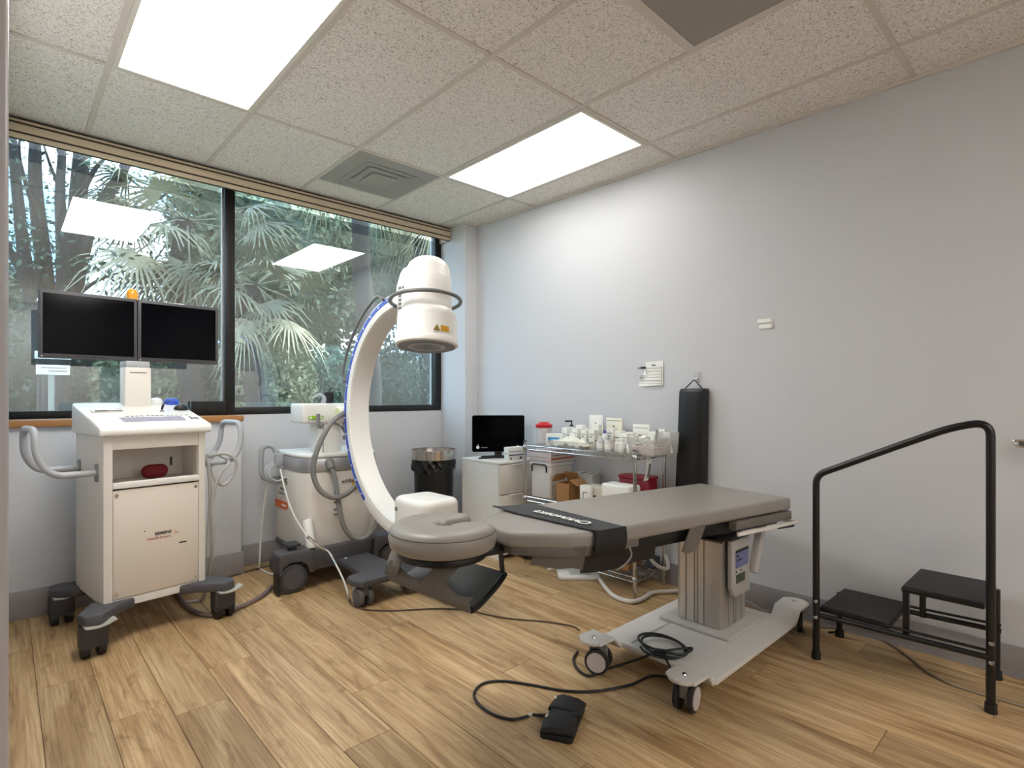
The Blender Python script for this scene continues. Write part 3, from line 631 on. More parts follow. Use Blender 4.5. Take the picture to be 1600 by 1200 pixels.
cp('print_marks', tm, GREYINK, body)
wl_ = cp('warning_triangle', MB().prism([(1.70, 0.725), (1.735, 0.725), (1.7175, 0.755)], 3.376, 3.388, 'Y'), mat('lime_yellow', (190, 190, 40), 0.5), body); cp('label_print', MB().bx(1.7155, 1.7195, 3.3755, 3.3765, 0.731, 0.743), INK, wl_)
# column, head, holder
col = cp('column', MB().prism([(1.535 + 0.0, 3.50), (1.66, 3.50), (1.69, 3.53), (1.69, 3.66), (1.52, 3.66), (1.52, 3.515)], 0.81, 1.03), WHITE, bevel=0.008)
cp('column_groove', MB().bx(1.545, 1.551, 3.4985, 3.502, 0.815, 1.0), GREYINK, col)
head = cp('head_box', MB().prism(rrect(0.33, 0.24, 0.03), 1.008, 1.135, M=Matrix.Translation((1.575, 3.60, 0))), WHITE, bevel=0.012, seg=3)
gl_ = cp('lime_label', MB().prism(rrect(0.10, 0.022, 0.008), 3.476, 3.481, 'Y', Matrix.Translation((1.49, 0, 1.045))), LIME, head); cp('label_dot', MB().prism(rrect(0.014, 0.014, 0.006), 3.4745, 3.477, 'Y', Matrix.Translation((1.455, 0, 1.045))).prism(rrect(0.014, 0.014, 0.006), 3.4745, 3.477, 'Y', Matrix.Translation((1.525, 0, 1.045))), PAPER, gl_)
cp('brake_handle', MB().tube(smooth_path([(1.53, 3.47, 0.985), (1.50, 3.44, 0.985), (1.485, 3.43, 1.0), (1.485, 3.43, 1.07)]), [0.012] * 19, 10), MGREY, head)
cp('brake_handle', MB().tube(smooth_path([(1.63, 3.49, 1.0), (1.64, 3.43, 0.99), (1.665, 3.40, 0.93), (1.685, 3.39, 0.925)]), 0.010, 10), MGREY, head)
cp('rear_handle', MB().tube(smooth_path([(1.60, 3.62, 1.13), (1.60, 3.60, 1.17), (1.565, 3.59, 1.195), (1.52, 3.59, 1.175)]), [0.017 - 0.0006 * i for i in range(19)], 10), LGREY, head)
cp('key_switch', MB().bx(1.63, 1.70, 3.66, 3.70, 1.135, 1.215), BLACK, head, bevel=0.01); cp('key_stem', MB().cyl((1.665, 3.68, 1.21), (1.69, 3.68, 1.245), 0.005, 8), BLACK, head)
hold = cp('arc_holder', MB().bx(1.63, 1.745, 3.325, 3.50, 0.985, 1.115), WHITE, bevel=0.015, seg=3)
cp('scale_disc', MB().cyl((1.62, 3.44, 1.055), (1.632, 3.44, 1.055), 0.05, 24), mat('pale_lime', (218, 224, 178), 0.5), hold)
cp('holder_knob', MB().lathe([(0.03, 0), (0.034, 0.02), (0.02, 0.04), (0.0001, 0.042)], (1.615, 3.36, 1.04), 16, Matrix.Rotation(-PI / 2, 4, 'Y')), WHITE, hold)
for z in (0.90, 0.99): cp('guide_block', MB().bx(1.62, 1.75, 3.32, 3.37, z, z + 0.03), MGREY, hold, bevel=0.005)
# the arc: a C in the plane x = CX, opening towards the room
YC, ZC, RO, RI = 2.65, 1.08, 0.69, 0.612
def arc_pt(r, deg, x): a = math.radians(deg); return (x, YC + r * math.cos(a), ZC + r * math.sin(a))
def arc_band(a0, a1, r0, r1, x0, x1, n=64):
    mb = MB(); vs = []; fs = []
    for i in range(n + 1):
        d = a0 + (a1 - a0) * i / n
        vs += [arc_pt(r0, d, x0), arc_pt(r1, d, x0), arc_pt(r1, d, x1), arc_pt(r0, d, x1)]
    for i in range(n):
        for k in range(4): fs.append((4 * i + k, 4 * i + (k + 1) % 4, 4 * i + 4 + (k + 1) % 4, 4 * i + 4 + k))
    fs += [(3, 2, 1, 0), (4 * n, 4 * n + 1, 4 * n + 2, 4 * n + 3)]
    return mb.add(vs, fs)
arc = cp('c_arc', arc_band(-100, 88, RI, RO, CX - 0.07, CX + 0.07), WHITE, bevel=0.006)
cp('inner_track', arc_band(-98, 86, RI - 0.003, RI + 0.002, CX - 0.06, CX + 0.06), WHITE, arc)
cp('blue_stripe', arc_band(-52, 83, RO - 0.036, RO - 0.012, CX - 0.0725, CX - 0.0695), BLUE, arc, label='blue degree stripe')
tk = MB()
for d in range(-48, 83, 9):
    p = arc_pt(RO - 0.024, d, CX - 0.0725); tk.box(p, (0.003, 0.010, 0.010), Matrix.Rotation(math.radians(d), 4, 'X'))
cp('stripe_marks', tk, PAPER, arc)
for x in (CX - 0.082, CX + 0.082):
    hb = [arc_pt(RO - 0.01, 76, x), arc_pt(RO + 0.03, 72, x)] + [arc_pt(RO + 0.035, d, x) for d in range(66, 24, -6)] + [arc_pt(RO + 0.032, 20, x), arc_pt(RO - 0.01, 17, x)]
    cp('grab_bar', MB().tube(smooth_path(hb, 4), 0.0095, 10), mat('bar_grey', (112, 112, 110), 0.4), arc)
# image intensifier
DX, DY = CX, 2.487
TILT = Matrix.Translation((DX, DY, 1.69)) @ Matrix.Rotation(math.radians(-8), 4, Vector((CT, -ST, 0))) @ Matrix.Translation((-DX, -DY, -1.69))
def cp0(nm, mb, m, parent=None, **k):                    # parts of the detector lean a little with it
    mb.v = [tuple(TILT @ Vector(v)) for v in mb.v]; return mb.build(nm, m, parent or carm, shift=csh, **k)
det = cp0('detector', MB().lathe([(0.150, 1.446), (0.161, 1.447), (0.167, 1.452), (0.167, 1.470), (0.162, 1.482), (0.160, 1.486), (0.1595, 1.600), (0.156, 1.620), (0.146, 1.632), (0.136, 1.640), (0.132, 1.650), (0.130, 1.70), (0.127, 1.82), (0.1255, 1.823), (0.123, 1.828), (0.117, 1.875), (0.104, 1.905), (0.078, 1.928), (0.04, 1.938), (0.0001, 1.94)], (DX, DY, 0), 48), WHITE)
cp0('detector_face', MB().lathe([(0.0001, 1.446), (0.152, 1.444), (0.155, 1.449)], (DX, DY, 0), 48), MGREY, det)
cp0('face_ring', MB().lathe([(0.10, 1.4435), (0.10, 1.4425), (0.075, 1.4425), (0.075, 1.4435)], (DX, DY, 0), 40), LGREY, det)
cp0('ring_handle', MB().tube([(DX - 0.02 * 0 + 0.185 * math.cos(a * PI / 24) * 1.0, DY + 0.02 + 0.20 * math.sin(a * PI / 24), 1.702) for a in range(48)], 0.0105, 10, True), mat('bar_grey', (112, 112, 110), 0.4), det)
for s in (-1, 1): cp('handle_bracket', MB().bx(DX + s * 0.055 - 0.012, DX + s * 0.055 + 0.012, DY + 0.10, DY + 0.21, 1.692, 1.710), WHITE, det, bevel=0.003)
mb = MB().prism([(2.53, 1.60), (2.665, 1.60), (2.685, 1.63), (2.70, 1.74), (2.695, 1.80), (2.655, 1.87), (2.62, 1.895), (2.53, 1.895)], CX - 0.075, CX + 0.075, 'X')
mt_ = cp('detector_mount', mb, WHITE, bevel=0.02, seg=3)
pm = MB()
for k in range(6): pm.bx(CX - 0.0765, CX - 0.0752, 2.63, 2.66, 1.665 + 0.022 * k, 1.68 + 0.022 * k)
for k in range(2): pm.bx(CX - 0.0765, CX - 0.0752, 2.585 + 0.02 * k, 2.60 + 0.02 * k, 1.775, 1.79)
cp('print_marks', pm, GREYINK, mt_)
def wrap(nm, m, a0, a1, z0, z1, r, parent, poly=None):
    mb = MB(); n = 6; vs = []
    for i in range(n + 1):
        a = math.radians(a0 + (a1 - a0) * i / n)
        for rr in (r, r + 0.0012):
            for z in (z0, z1): vs.append((DX + rr * math.cos(a), DY + rr * math.sin(a), z))
    fs = []
    for i in range(n):
        b = 4 * i; fs += [(b, b + 1, b + 5, b + 4), (b + 2, b + 6, b + 7, b + 3), (b + 1, b + 3, b + 7, b + 5), (b, b + 4, b + 6, b + 2)]
    fs += [(0, 2, 3, 1), (4 * n, 4 * n + 1, 4 * n + 3, 4 * n + 2)]
    return cp0(nm, mb.add(vs, fs), m, parent)
wrap('warning_label', YEL, -98, -80, 1.500, 1.530, 0.1608, det); wrap('label_print', PAPER, -78, -68, 1.500, 1.524, 0.1606, det)
a = math.radians(-106); ux, uy = -math.sin(a), math.cos(a); ccx, ccy = DX + 0.1615 * math.cos(a), DY + 0.1615 * math.sin(a)
cp0('warning_triangle', MB().add([(ccx - ux * 0.018, ccy - uy * 0.018, 1.50), (ccx + ux * 0.018, ccy + uy * 0.018, 1.50), (ccx, ccy, 1.532), (ccx - ux * 0.018 + math.cos(a) * 0.003, ccy - uy * 0.018 + math.sin(a) * 0.003, 1.50), (ccx + ux * 0.018 + math.cos(a) * 0.003, ccy + uy * 0.018 + math.sin(a) * 0.003, 1.50), (ccx + math.cos(a) * 0.003, ccy + math.sin(a) * 0.003, 1.532)], [(0, 2, 1), (3, 4, 5), (0, 1, 4, 3), (1, 2, 5, 4), (2, 0, 3, 5)]), mat('olive_warning', (140, 116, 30), 0.5), det)
# X-ray tube head
tube_h = cp('tube_head', MB().prism(rrect(0.25, 0.32, 0.06), 0.415, 0.640, M=Matrix.Translation((CX, 2.50, 0))), WHITE, bevel=0.035, seg=4)
cp('tube_screw', MB().cyl((CX - 0.128, 2.60, 0.575), (CX - 0.122, 2.60, 0.575), 0.012, 14), MGREY, tube_h)
# hoses
loop = [(1.655, 3.345, 1.075), (1.60, 3.33, 1.07), (1.50, 3.30, 1.0), (1.425, 3.30, 0.86), (1.40, 3.31, 0.72), (1.44, 3.30, 0.60), (1.53, 3.29, 0.545), (1.63, 3.29, 0.57), (1.72, 3.30, 0.66), (1.745, 3.35, 0.76), (1.73, 3.39, 0.74)]
cp('hose', MB().tube(smooth_path(loop, 6), 0.0165, 12), GCORD)
sk = cp('hose_socket', MB().cyl((1.545, 3.41, 0.765), (1.545, 3.365, 0.715), 0.032, 16, 0.024), GCORD)
cp('hose', MB().tube(smooth_path([(1.545, 3.38, 0.73), (1.555, 3.34, 0.66), (1.565, 3.31, 0.50), (1.59, 3.29, 0.36), (1.645, 3.28, 0.275), (1.72, 3.28, 0.255), (1.80, 3.29, 0.30), (1.855, 3.32, 0.40), (1.87, 3.38, 0.50)], 6), 0.0155, 12), GCORD)
# rear push handle with its coiled lead
cp('push_handle', MB().tube(round_path([(1.40, 3.86, 0.62), (1.30, 3.86, 0.62), (1.275, 3.86, 0.66), (1.275, 3.86, 0.82), (1.30, 3.85, 0.85), (1.345, 3.83, 0.845), (1.36, 3.82, 0.80)], 0.03, 5), 0.017, 12), LGREY)
cp('plug', MB().bx(1.335, 1.395, 3.76, 3.80, 0.715, 0.80), LGREY, bevel=0.01)
for i in range(3):
    q = [(1.345 + (0.055 + 0.008 * i) * math.cos(a * PI / 10), 3.755 + 0.01 * i + 0.02 * math.sin(a * PI / 10), 0.668 + (0.05 + 0.01 * i) * math.sin(a * PI / 10)) for a in range(20)]
    cp('lead_coil', MB().tube(q, 0.0085, 8, True), LGREY)

# ================================================================== treatment table
AX, LT = Vector((-0.983, 0.182, 0)), Vector((-0.182, -0.983, 0)); FT = Vector((2.787, 1.258, 0))
def T(s, l, z): return FT + AX * s + LT * l + Vector((0, 0, z))
table = thing('imaging_table', 'grey padded imaging table with face cradle on a silver column', 'treatment table', (2.42, 1.27, 0)); tsh = (-2.42, -1.27, 0)
def tp(nm, mb, m, parent=None, **k): return mb.build(nm, m, parent or table, shift=tsh, **k)
def slab(poly, z0, z1):
    P = [T(s, l, 0) for s, l in poly]; return MB().prism([(p.x, p.y) for p in P], z0, z1)
out = [(0, -0.262), (0, 0.262), (1.16, 0.265), (1.25, 0.262), (1.33, 0.225), (1.41, 0.165), (1.455, 0.13), (1.485, 0.10), (1.49, 0.0), (1.485, -0.10), (1.455, -0.13), (1.41, -0.165), (1.33, -0.225), (1.25, -0.262), (1.16, -0.265)]
cush = tp('cushion', slab(out, 0.645, 0.703), VINYL, bevel=0.016, seg=4)
inner = [(s, l * 0.985) for s, l in out]
tp('cushion_skirt', slab([(s if s < 1.2 else s - 0.004, l) for s, l in inner if s > 1.1] + [(0.98, -0.258), (0.98, 0.258)][::1] if False else [(1.0, 0.258), (1.16, 0.261), (1.25, 0.258), (1.33, 0.222), (1.41, 0.162), (1.47, 0.10), (1.47, -0.10), (1.41, -0.162), (1.33, -0.222), (1.25, -0.258), (1.0, -0.258)], 0.618, 0.662), CLOTH, cush, bevel=0.006)
tp('under_frame', slab([(0.35, -0.225), (0.35, 0.225), (1.24, 0.215), (1.40, 0.08), (1.40, -0.08), (1.24, -0.215)], 0.585, 0.645), BLACKM, bevel=0.006)
tp('lower_pad', slab([(-0.002, -0.262), (-0.002, 0.262), (0.42, 0.262), (0.42, -0.262)], 0.600, 0.641), mat('dark_taupe_vinyl', (112, 107, 101), 0.45), bevel=0.006)
tp('under_frame', slab([(0.02, -0.2), (0.02, 0.2), (0.42, 0.2), (0.42, -0.2)], 0.572, 0.598), BLACKM)
for l in (0.268, -0.268):
    tp('side_rail', slab([(-0.03, l - 0.006), (-0.03, l + 0.006), (0.42, l + 0.006), (0.42, l - 0.006)], 0.577, 0.594), WHITE, bevel=0.003)
tp('end_rail', MB().tube([T(-0.03, l, 0.585) for l in (-0.27, 0.27)], 0.012, 10), WHITE)
tp('rail_clamp', MB().tube([T(-0.01, 0.26, 0.572), T(0.09, 0.25, 0.572)], 0.010, 8), BLACK)
# cloth flaps hanging under the near edge
def flap(nm, s0, s1, l, z0, z1, m, skew=0.0, bend=0.0):
    return tp(nm, MB().sheet(lambda u, v: T(s0 + (s1 - s0) * u + skew * v, l + 0.006 * math.sin(u * 5) - bend * v, z1 + (z0 - z1) * v + 0.006 * math.sin(u * 7) * v), 10, 5, 0.004), m)
flap('cloth_flap', 0.62, 0.705, 0.257, 0.548, 0.655, CLOTH, 0.03, 0.02)
tp('cloth_flap', MB().sheet(lambda u, v: T(1.262 + 0.145 * u, 0.262 - 0.115 * u - 0.02 * v, 0.652 - (0.082 - 0.01 * u) * v + 0.004 * math.sin(u * 9) * v), 10, 6, 0.004), CLOTH)
flap('black_skirt', 0.90, 1.265, 0.246, 0.552, 0.65, BLACK, 0.0, 0.01)
# face cradle
CRC = Vector((1.125, 1.566, 0)); ca_ = math.atan2(AX.y, AX.x)
def horseshoe(a0, a1, rc_a, rc_l, hw, hh, zc, n=44, m=14, taper=True):
    mb = MB(); vs = []
    for i in range(n + 1):
        t = a0 + (a1 - a0) * i / n; e = min(1, min(i, n - i) / 3.0); e = math.sqrt(max(0.05, 1 - (1 - e) ** 2)) if taper else 1
        ctr = CRC + AX * (rc_a * math.cos(t)) + LT * (rc_l * math.sin(t)); nor = (AX * (math.cos(t) / rc_a) + LT * (math.sin(t) / rc_l)).normalized()
        for k in range(m):
            a = 2 * PI * k / m; cx_, cz_ = math.cos(a), math.sin(a)
            sq = lambda v: math.copysign(abs(v) ** 0.62, v)
            p = ctr + nor * (hw * sq(cx_) * e) + Vector((0, 0, zc + hh * sq(cz_) * (0.6 + 0.4 * e))); vs.append(tuple(p))
    fs = [(i * m + k, i * m + (k + 1) % m, (i + 1) * m + (k + 1) % m, (i + 1) * m + k) for i in range(n) for k in range(m)]
    fs += [tuple(range(m))[::-1], tuple(range(n * m, n * m + m))]
    return mb.add(vs, fs)
cr1 = tp('face_cushion', horseshoe(math.radians(-163), math.radians(163), 0.100, 0.112, 0.086, 0.048, 0.700), VINYL, angle=60)
tp('seam', MB().tube([CRC + AX * (0.182 * math.cos(t / 20)) + LT * (0.194 * math.sin(t / 20)) + Vector((0, 0, 0.722)) for t in range(-50, 51)], 0.0018, 5), mat('seam_thread', (98, 93, 87), 0.7), cr1)
tp('cradle_frame', horseshoe(math.radians(-150), math.radians(150), 0.105, 0.115, 0.05, 0.016, 0.642, taper=False), BLACKM)
tp('cradle_bracket', slab([(1.40, -0.05), (1.40, 0.05), (1.68, 0.05), (1.68, -0.05)], 0.612, 0.635), BLACKM, bevel=0.005)
tp('cradle_strut', MB().tube([T(1.44, 0.03, 0.62), T(1.30, 0.06, 0.60)], 0.018, 10), BLACKM)
# sling (arm rest) hung under the cradle
A_, B_, C_, D_ = Vector((1.0, 1.71, 0.545)), Vector((1.13, 1.415, 0.478)), Vector((1.37, 1.515, 0.522)), Vector((1.25, 1.80, 0.56))
def bil(u, v, sag=0.03):
    p = A_.lerp(B_, u).lerp(D_.lerp(C_, u), v); return p - Vector((0, 0, sag * 4 * v * (1 - v) * 0.6 + 0.012 * math.sin(u * 9 + v * 4) * v * (1 - v) * 2))
sl = tp('arm_sling', MB().sheet(lambda u, v: bil(u, v), 16, 12, 0.008), mat('sling_mesh', (86, 85, 84), 0.6, var=0.15, vscale=30), angle=70)
tp('sling_lip', MB().sheet(lambda u, v: A_.lerp(B_, u) + Vector((-0.02 * math.sin(PI * v) * 0.6, -0.012 * v, 0.07 * (v) * (0.55 + 0.45 * math.cos(u * 5.5) ** 2) - 0.006)), 18, 4, 0.006), CLOTH, sl, angle=70)
tp('sling_edge', MB().tube([bil(1 - 0.0, v / 10, 0.03) for v in range(11)], 0.012, 8), BLACK, sl)
def strap(p0, p1, wv, m, bow=0.02):
    p0, p1, wv = Vector(p0), Vector(p1), Vector(wv)
    return tp('sling_strap', MB().sheet(lambda u, v: p0.lerp(p1, v) + wv * (u - 0.5) + Vector((-bow * math.sin(PI * v), -bow * math.sin(PI * v), 0)), 4, 8, 0.005), m, sl)
strap((1.0, 1.705, 0.55), (1.035, 1.70, 0.645), (-0.01, 0.07, 0), CLOTH, 0.022)
strap((1.055, 1.575, 0.52), (1.10, 1.47, 0.64), (0.035, -0.075, 0), CLOTH, 0.012)
strap((1.36, 1.52, 0.525), (1.335, 1.505, 0.635), (0.02, 0.045, 0), BLACK, 0.0)
# column, base
colp = []
x0, x1, y0, y1 = 2.39, 2.655, 1.175, 1.41
def groove_side(a, b, n_in, cuts):
    """Points from a to b with shallow grooves at the given fractions; n_in points into the column."""
    a, b, n_in = Vector(a), Vector(b), Vector(n_in); L_ = (b - a).length; u = (b - a) / L_; o = []
    for c in cuts:
        p = a + u * (c * L_); o += [p - u * 0.004, p - u * 0.003 + n_in * 0.006, p + u * 0.003 + n_in * 0.006, p + u * 0.004]
    return o
ch = 0.026
P = [Vector((x0, y1 - ch)), *groove_side((x0, y1 - ch), (x0, y0 + ch), (1, 0), (0.18, 0.42, 0.5, 0.68)), Vector((x0, y0 + ch)), Vector((x0 + 0.006, y0 + 0.008)), Vector((x0 + ch, y0)),
     *groove_side((x0 + ch, y0), (x1 - ch, y0), (0, 1), (0.2, 0.45, 0.55, 0.8)), Vector((x1 - ch, y0)), Vector((x1, y0 + ch)), Vector((x1, y1 - ch)), Vector((x1 - ch, y1)), Vector((x0 + ch, y1))]
tp('lift_column', MB().prism([(p[0], p[1]) for p in P], 0.118, 0.512), ALU)
tp('column_cap', MB().prism([(x0 - 0.004, y0 - 0.004), (x1 + 0.004, y0 - 0.004), (x1 + 0.004, y1 + 0.004), (x0 - 0.004, y1 + 0.004)], 0.512, 0.522), mat('bronze_cap', (118, 108, 96), 0.4, 0.5), bevel=0.003)
tp('tilt_mechanism', MB().bx(2.42, 2.63, 1.21, 1.38, 0.522, 0.59), BLACK, bevel=0.006)
tp('column_plate', MB().bx(2.335, 2.72, 1.115, 1.465, 0.102, 0.116), mat('base_grey', (196, 191, 184), 0.45), bevel=0.004)
PLM = mat('base_plate_white', (214, 209, 202), 0.4)
bp_ = tp('base_plate', MB().bx(1.995, 2.80, 1.0, 1.545, 0.078, 0.101), PLM, bevel=0.004)
tp('base_ridge', MB().bx(2.02, 2.34, 1.40, 1.408, 0.100, 0.104), LGREY, bp_)
for (mx, sx) in ((1.90, -1), (2.915, 1)):
    for my in (1.065, 1.495):
        ex = 2.02 if sx < 0 else 2.78
        prof = [(ex, 0.080), (ex, 0.100), (ex + sx * 0.04, 0.101), (ex + sx * 0.075, 0.138), (mx + sx * 0.065, 0.142), (mx + sx * 0.065, 0.128), (ex + sx * 0.08, 0.124), (ex + sx * 0.045, 0.082)]
        arm = tp('castor_arm', MB().prism(prof, my - 0.062, my + 0.062, 'Y'), PLM, bevel=0.005)
        tp('arm_end', MB().lathe([(0.062, 0.128), (0.062, 0.142)], (mx + sx * 0.03, my, 0), 28), PLM, arm, bevel=0.002)
        tp('pivot_bolt', MB().lathe([(0.011, 0.142), (0.008, 0.147), (0.0001, 0.148)], (mx + sx * 0.03, my, 0), 12), CHROME, arm)
        cx_, cy_ = mx + sx * 0.03, my
        az = {(-1, 1.065): -1.39, (-1, 1.495): -2.75, (1, 1.065): -1.2, (1, 1.495): 0.4}[(sx, my)]
        u = Vector((math.cos(az), math.sin(az), 0)); wv = Vector((-u.y, u.x, 0)) * (0.022 if sx < 0 else -0.02); ctr = Vector((cx_, cy_, 0.053)) + wv
        k = tp('castor', MB().cyl((cx_, cy_, 0.10), (cx_, cy_, 0.130), 0.02, 16).box(ctr + Vector((0, 0, 0.03)), (0.03, 0.075, 0.055), Matrix.Rotation(az, 4, 'Z')), mat('castor_zinc', (120, 116, 112), 0.5), bevel=0.004)
        for q in (-1, 1):
            c0 = ctr + u * (q * 0.016); c1 = ctr + u * (q * 0.038)
            tp('wheel', MB().cyl(c0, c1, 0.053, 28), mat('wheel_black', (40, 37, 37), 0.55), k, bevel=0.004); tp('wheel_hub', MB().cyl(c1 - u * (q * 0.002), c1 + u * (q * 0.003), 0.041, 28), mat('hub_rose', (204, 194, 190), 0.4), k)
# control panel and struts
pn = tp('control_panel', MB().prism([(2.415, 0.31), (2.445, 0.265), (2.60, 0.265), (2.60, 0.525), (2.415, 0.525)], 1.138, 1.160, 'Y'), mat('panel_grey', (176, 172, 166), 0.5), bevel=0.004)
sc_ = tp('panel_label', MB().bx(2.45, 2.58, 1.1365, 1.1385, 0.395, 0.475), mat('panel_blue_grey', (112, 116, 158), 0.5), pn)
tp('label_print', MB().bx(2.45, 2.58, 1.1355, 1.137, 0.466, 0.478).bx(2.458, 2.51, 1.1355, 1.137, 0.428, 0.434).bx(2.458, 2.475, 1.1355, 1.137, 0.445, 0.455), INK, sc_)
tp('panel_label', MB().bx(2.455, 2.545, 1.1365, 1.1385, 0.325, 0.365), mat('panel_olive', (78, 82, 72), 0.5), pn)
tp('panel_button', MB().bx(2.452, 2.462, 1.136, 1.1385, 0.375, 0.383).bx(2.50, 2.508, 1.136, 1.1385, 0.376, 0.384), BLACK, pn)
for y in (1.16, 1.36):
    tp('tilt_strut', MB().box((2.745, y, 0.46), (0.045, 0.035, 0.30), Matrix.Rotation(0.42, 4, 'Y')), mat('strut_white', (200, 196, 190), 0.45), bevel=0.005)
    tp('strut_pin', MB().cyl((2.80, y - 0.03, 0.565), (2.80, y + 0.03, 0.565), 0.014, 12), BLACK)
# restraint strap across the table
st = thing('restraint_strap', 'black fabric restraint strap with white lettering laid across the table', 'strap', T(1.2, 0, 0.70)); ssh = tuple(-T(1.2, 0, 0.70))
def strap_pt(u, v):                                      # u across its width (towards head), v across the table (near -> far)
    s0 = 1.085 + 0.04 * v; s1 = 1.232 + 0.10 * v; lift = 0.014 * max(0, v - 0.75) * 4 * u
    return T(s0 + (s1 - s0) * u, 0.268 - 0.535 * v, 0.706 + lift * 0.5 + 0.006 * math.exp(-((u - 1) / 0.12) ** 2))
MB().sheet(strap_pt, 12, 24, 0.005).build('band', NET, st, shift=ssh, angle=60)
MB().sheet(lambda u, v: T(1.085 + 0.147 * u + 0.01 * v, 0.270 + 0.010 * math.sin(PI * v), 0.707 - 0.09 * v), 8, 8, 0.006).build('hanging_end', mat('black_webbing', (18, 18, 19), 0.6), st, shift=ssh, angle=60)
MB().tube(smooth_path([T(1.07, 0.275, 0.63), T(1.06, 0.278, 0.60), T(1.08, 0.27, 0.57), T(1.11, 0.25, 0.545)]), 0.003, 6).build('cord', LGREY, st, shift=ssh)
ey = -(strap_pt(1, 0.3) - strap_pt(0, 0.3)); ex = strap_pt(0.5, 0.8) - strap_pt(0.5, 0.1)
o_ = strap_pt(0.62, 0.16)
lettering('lettering', 'O', 0.072, PAPER, st, Matrix.Translation(ssh) @ frame_m(strap_pt(0.70, 0.155) + Vector((0, 0, 0.0055)), ex, -ey * -1), bold=0.0012, label='white lettering')
lettering('lettering', 'AKWORKS', 0.05, PAPER, st, Matrix.Translation(ssh) @ frame_m(strap_pt(0.66, 0.255) + Vector((0, 0, 0.0055)), ex, -ey * -1), bold=0.0012, label='white lettering')

# ================================================================== step stool with handrail
stool = thing('step_stool', 'black two-step stool with a tall tubular handrail', 'step stool', (2.87, 0.58, 0)); gsh = (-2.87, -0.58, 0)
def gp(nm, mb, m, parent=None, **k): return mb.build(nm, m, parent or stool, shift=gsh, **k)
rail = [(2.69, 0.878, 0.0), (2.69, 0.878, 0.822), (2.695, 0.45, 1.045), (2.70, 0.37, 1.075), (2.705, 0.29, 1.02), (2.708, 0.285, 0.90), (2.71, 0.285, 0.0)]
path = round_path([rail[0], rail[1], (2.70, 0.36, 1.083), (2.708, 0.283, 1.06), (2.708, 0.283, 0.90), rail[6]], 0.085, 7)
path = [Vector(rail[0])] + round_path([(2.69, 0.878, 0.3), (2.69, 0.878, 0.74)], 0.05, 8) + round_path([(2.69, 0.878, 0.74), (2.69, 0.878, 0.828), (2.695, 0.60, 0.965)], 0.07, 7)[1:-1] + round_path([(2.695, 0.60, 0.965), (2.70, 0.40, 1.062), (2.706, 0.283, 1.09), (2.708, 0.283, 0.92), (2.71, 0.283, 0.4)], 0.095, 8) + [Vector((2.71, 0.283, 0.0))]
hr = gp('handrail', MB().tube(path, 0.0145, 14), BLACKM)
for x, y in ((2.69, 0.878), (2.71, 0.283), (3.02, 0.88), (3.05, 0.30)): gp('rubber_foot', MB().cyl((x, y, 0.0), (x, y, 0.035), 0.02, 14, 0.018), BLACK)
for x, y, z in ((3.02, 0.88, 0.215), (3.05, 0.30, 0.375)): gp('leg', MB().cyl((x, y, 0.0), (x, y, z), 0.0125, 12), BLACKM)
for x0, x1 in ((2.70, 2.705), (3.025, 3.045)):
    gp('side_bar', MB().tube([(x0, 0.878, 0.195), (x1, 0.285, 0.205)], 0.011, 10), BLACKM); gp('side_bar', MB().tube([(x0 + 0.004, 0.62, 0.225), (x1, 0.285, 0.23)], 0.006, 8), BLACKM)
for x in (2.722, 3.03): gp('leg', MB().box((x, 0.548, 0.285), (0.022, 0.022, 0.19)), BLACKM, bevel=0.003)
for y0, y1, z in ((0.602, 0.868, 0.237), (0.300, 0.562, 0.405)):
    s_ = gp('step', MB().bx(2.705, 3.045, y0, y1, z - 0.026, z - 0.004), BLACKM, bevel=0.005)
    gp('tread', MB().bx(2.709, 3.041, y0 + 0.004, y1 - 0.004, z - 0.005, z), mat('ribbed_rubber', (44, 43, 43), 0.75, bump=0.4, bscale=500), s_, bevel=0.002)
for (x, y) in ((2.69, 0.878), (2.71, 0.283)):
    for z in (0.262, 0.19): gp('bolt', MB().lathe([(0.009, 0.0), (0.007, 0.004), (0.0001, 0.005)], (x - 0.0142, y - 0.003, z), 12, Matrix.Rotation(-PI / 2 + 0.2, 4, 'Y')), CHROME, hr)

# ================================================================== foot switch, floor cables
pc = fl(880, 1130); pr_ = math.atan2(*(fl(890, 1104) - fl(872, 1146)).yx)
fsw = thing('foot_switch', 'black twin-pedal foot switch lying on the wood floor', 'foot pedal', (pc.x, pc.y, 0), pr_)
MB().prism([(-0.115, -0.052), (-0.105, -0.06), (0.10, -0.06), (0.115, -0.045), (0.115, 0.045), (0.10, 0.058), (-0.105, 0.058), (-0.115, 0.05)], 0, 0.018).build('base', BLACK, fsw, bevel=0.005)
for s in (-1, 1):
    pd = MB().prism([(-0.060, 0.018), (0.062, 0.018), (0.058, 0.036), (0.03, 0.047), (-0.03, 0.045), (-0.062, 0.034)], -0.045, 0.045, 'X', Matrix.Translation((s * 0.062, 0, 0)) @ Matrix.Rotation(-s * 0.12, 4, 'Z')).build('pedal', mat('pedal_rubber', (38, 38, 39), 0.55), fsw, bevel=0.006)
    MB().box((s * 0.062 + 0.012, 0.048, 0.046), (0.014, 0.007, 0.003)).build('pedal_mark', PAPER, pd); MB().box((s * 0.062, 0.0, 0.046), (0.045, 0.003, 0.004)).build('pedal_rib', BLACK, pd)
MB().bx(-0.02, 0.02, -0.05, 0.05, 0.018, 0.04).build('bridge', BLACK, fsw, bevel=0.005)
MB().cyl((0.0, 0.058, 0.014), (-0.005, 0.115, 0.012), 0.008, 10, 0.005).build('strain_relief', BLACK, fsw); MB().cyl((-0.005, 0.115, 0.012), (-0.008, 0.13, 0.012), 0.0055, 10).build('ferrule', WCORD, fsw)
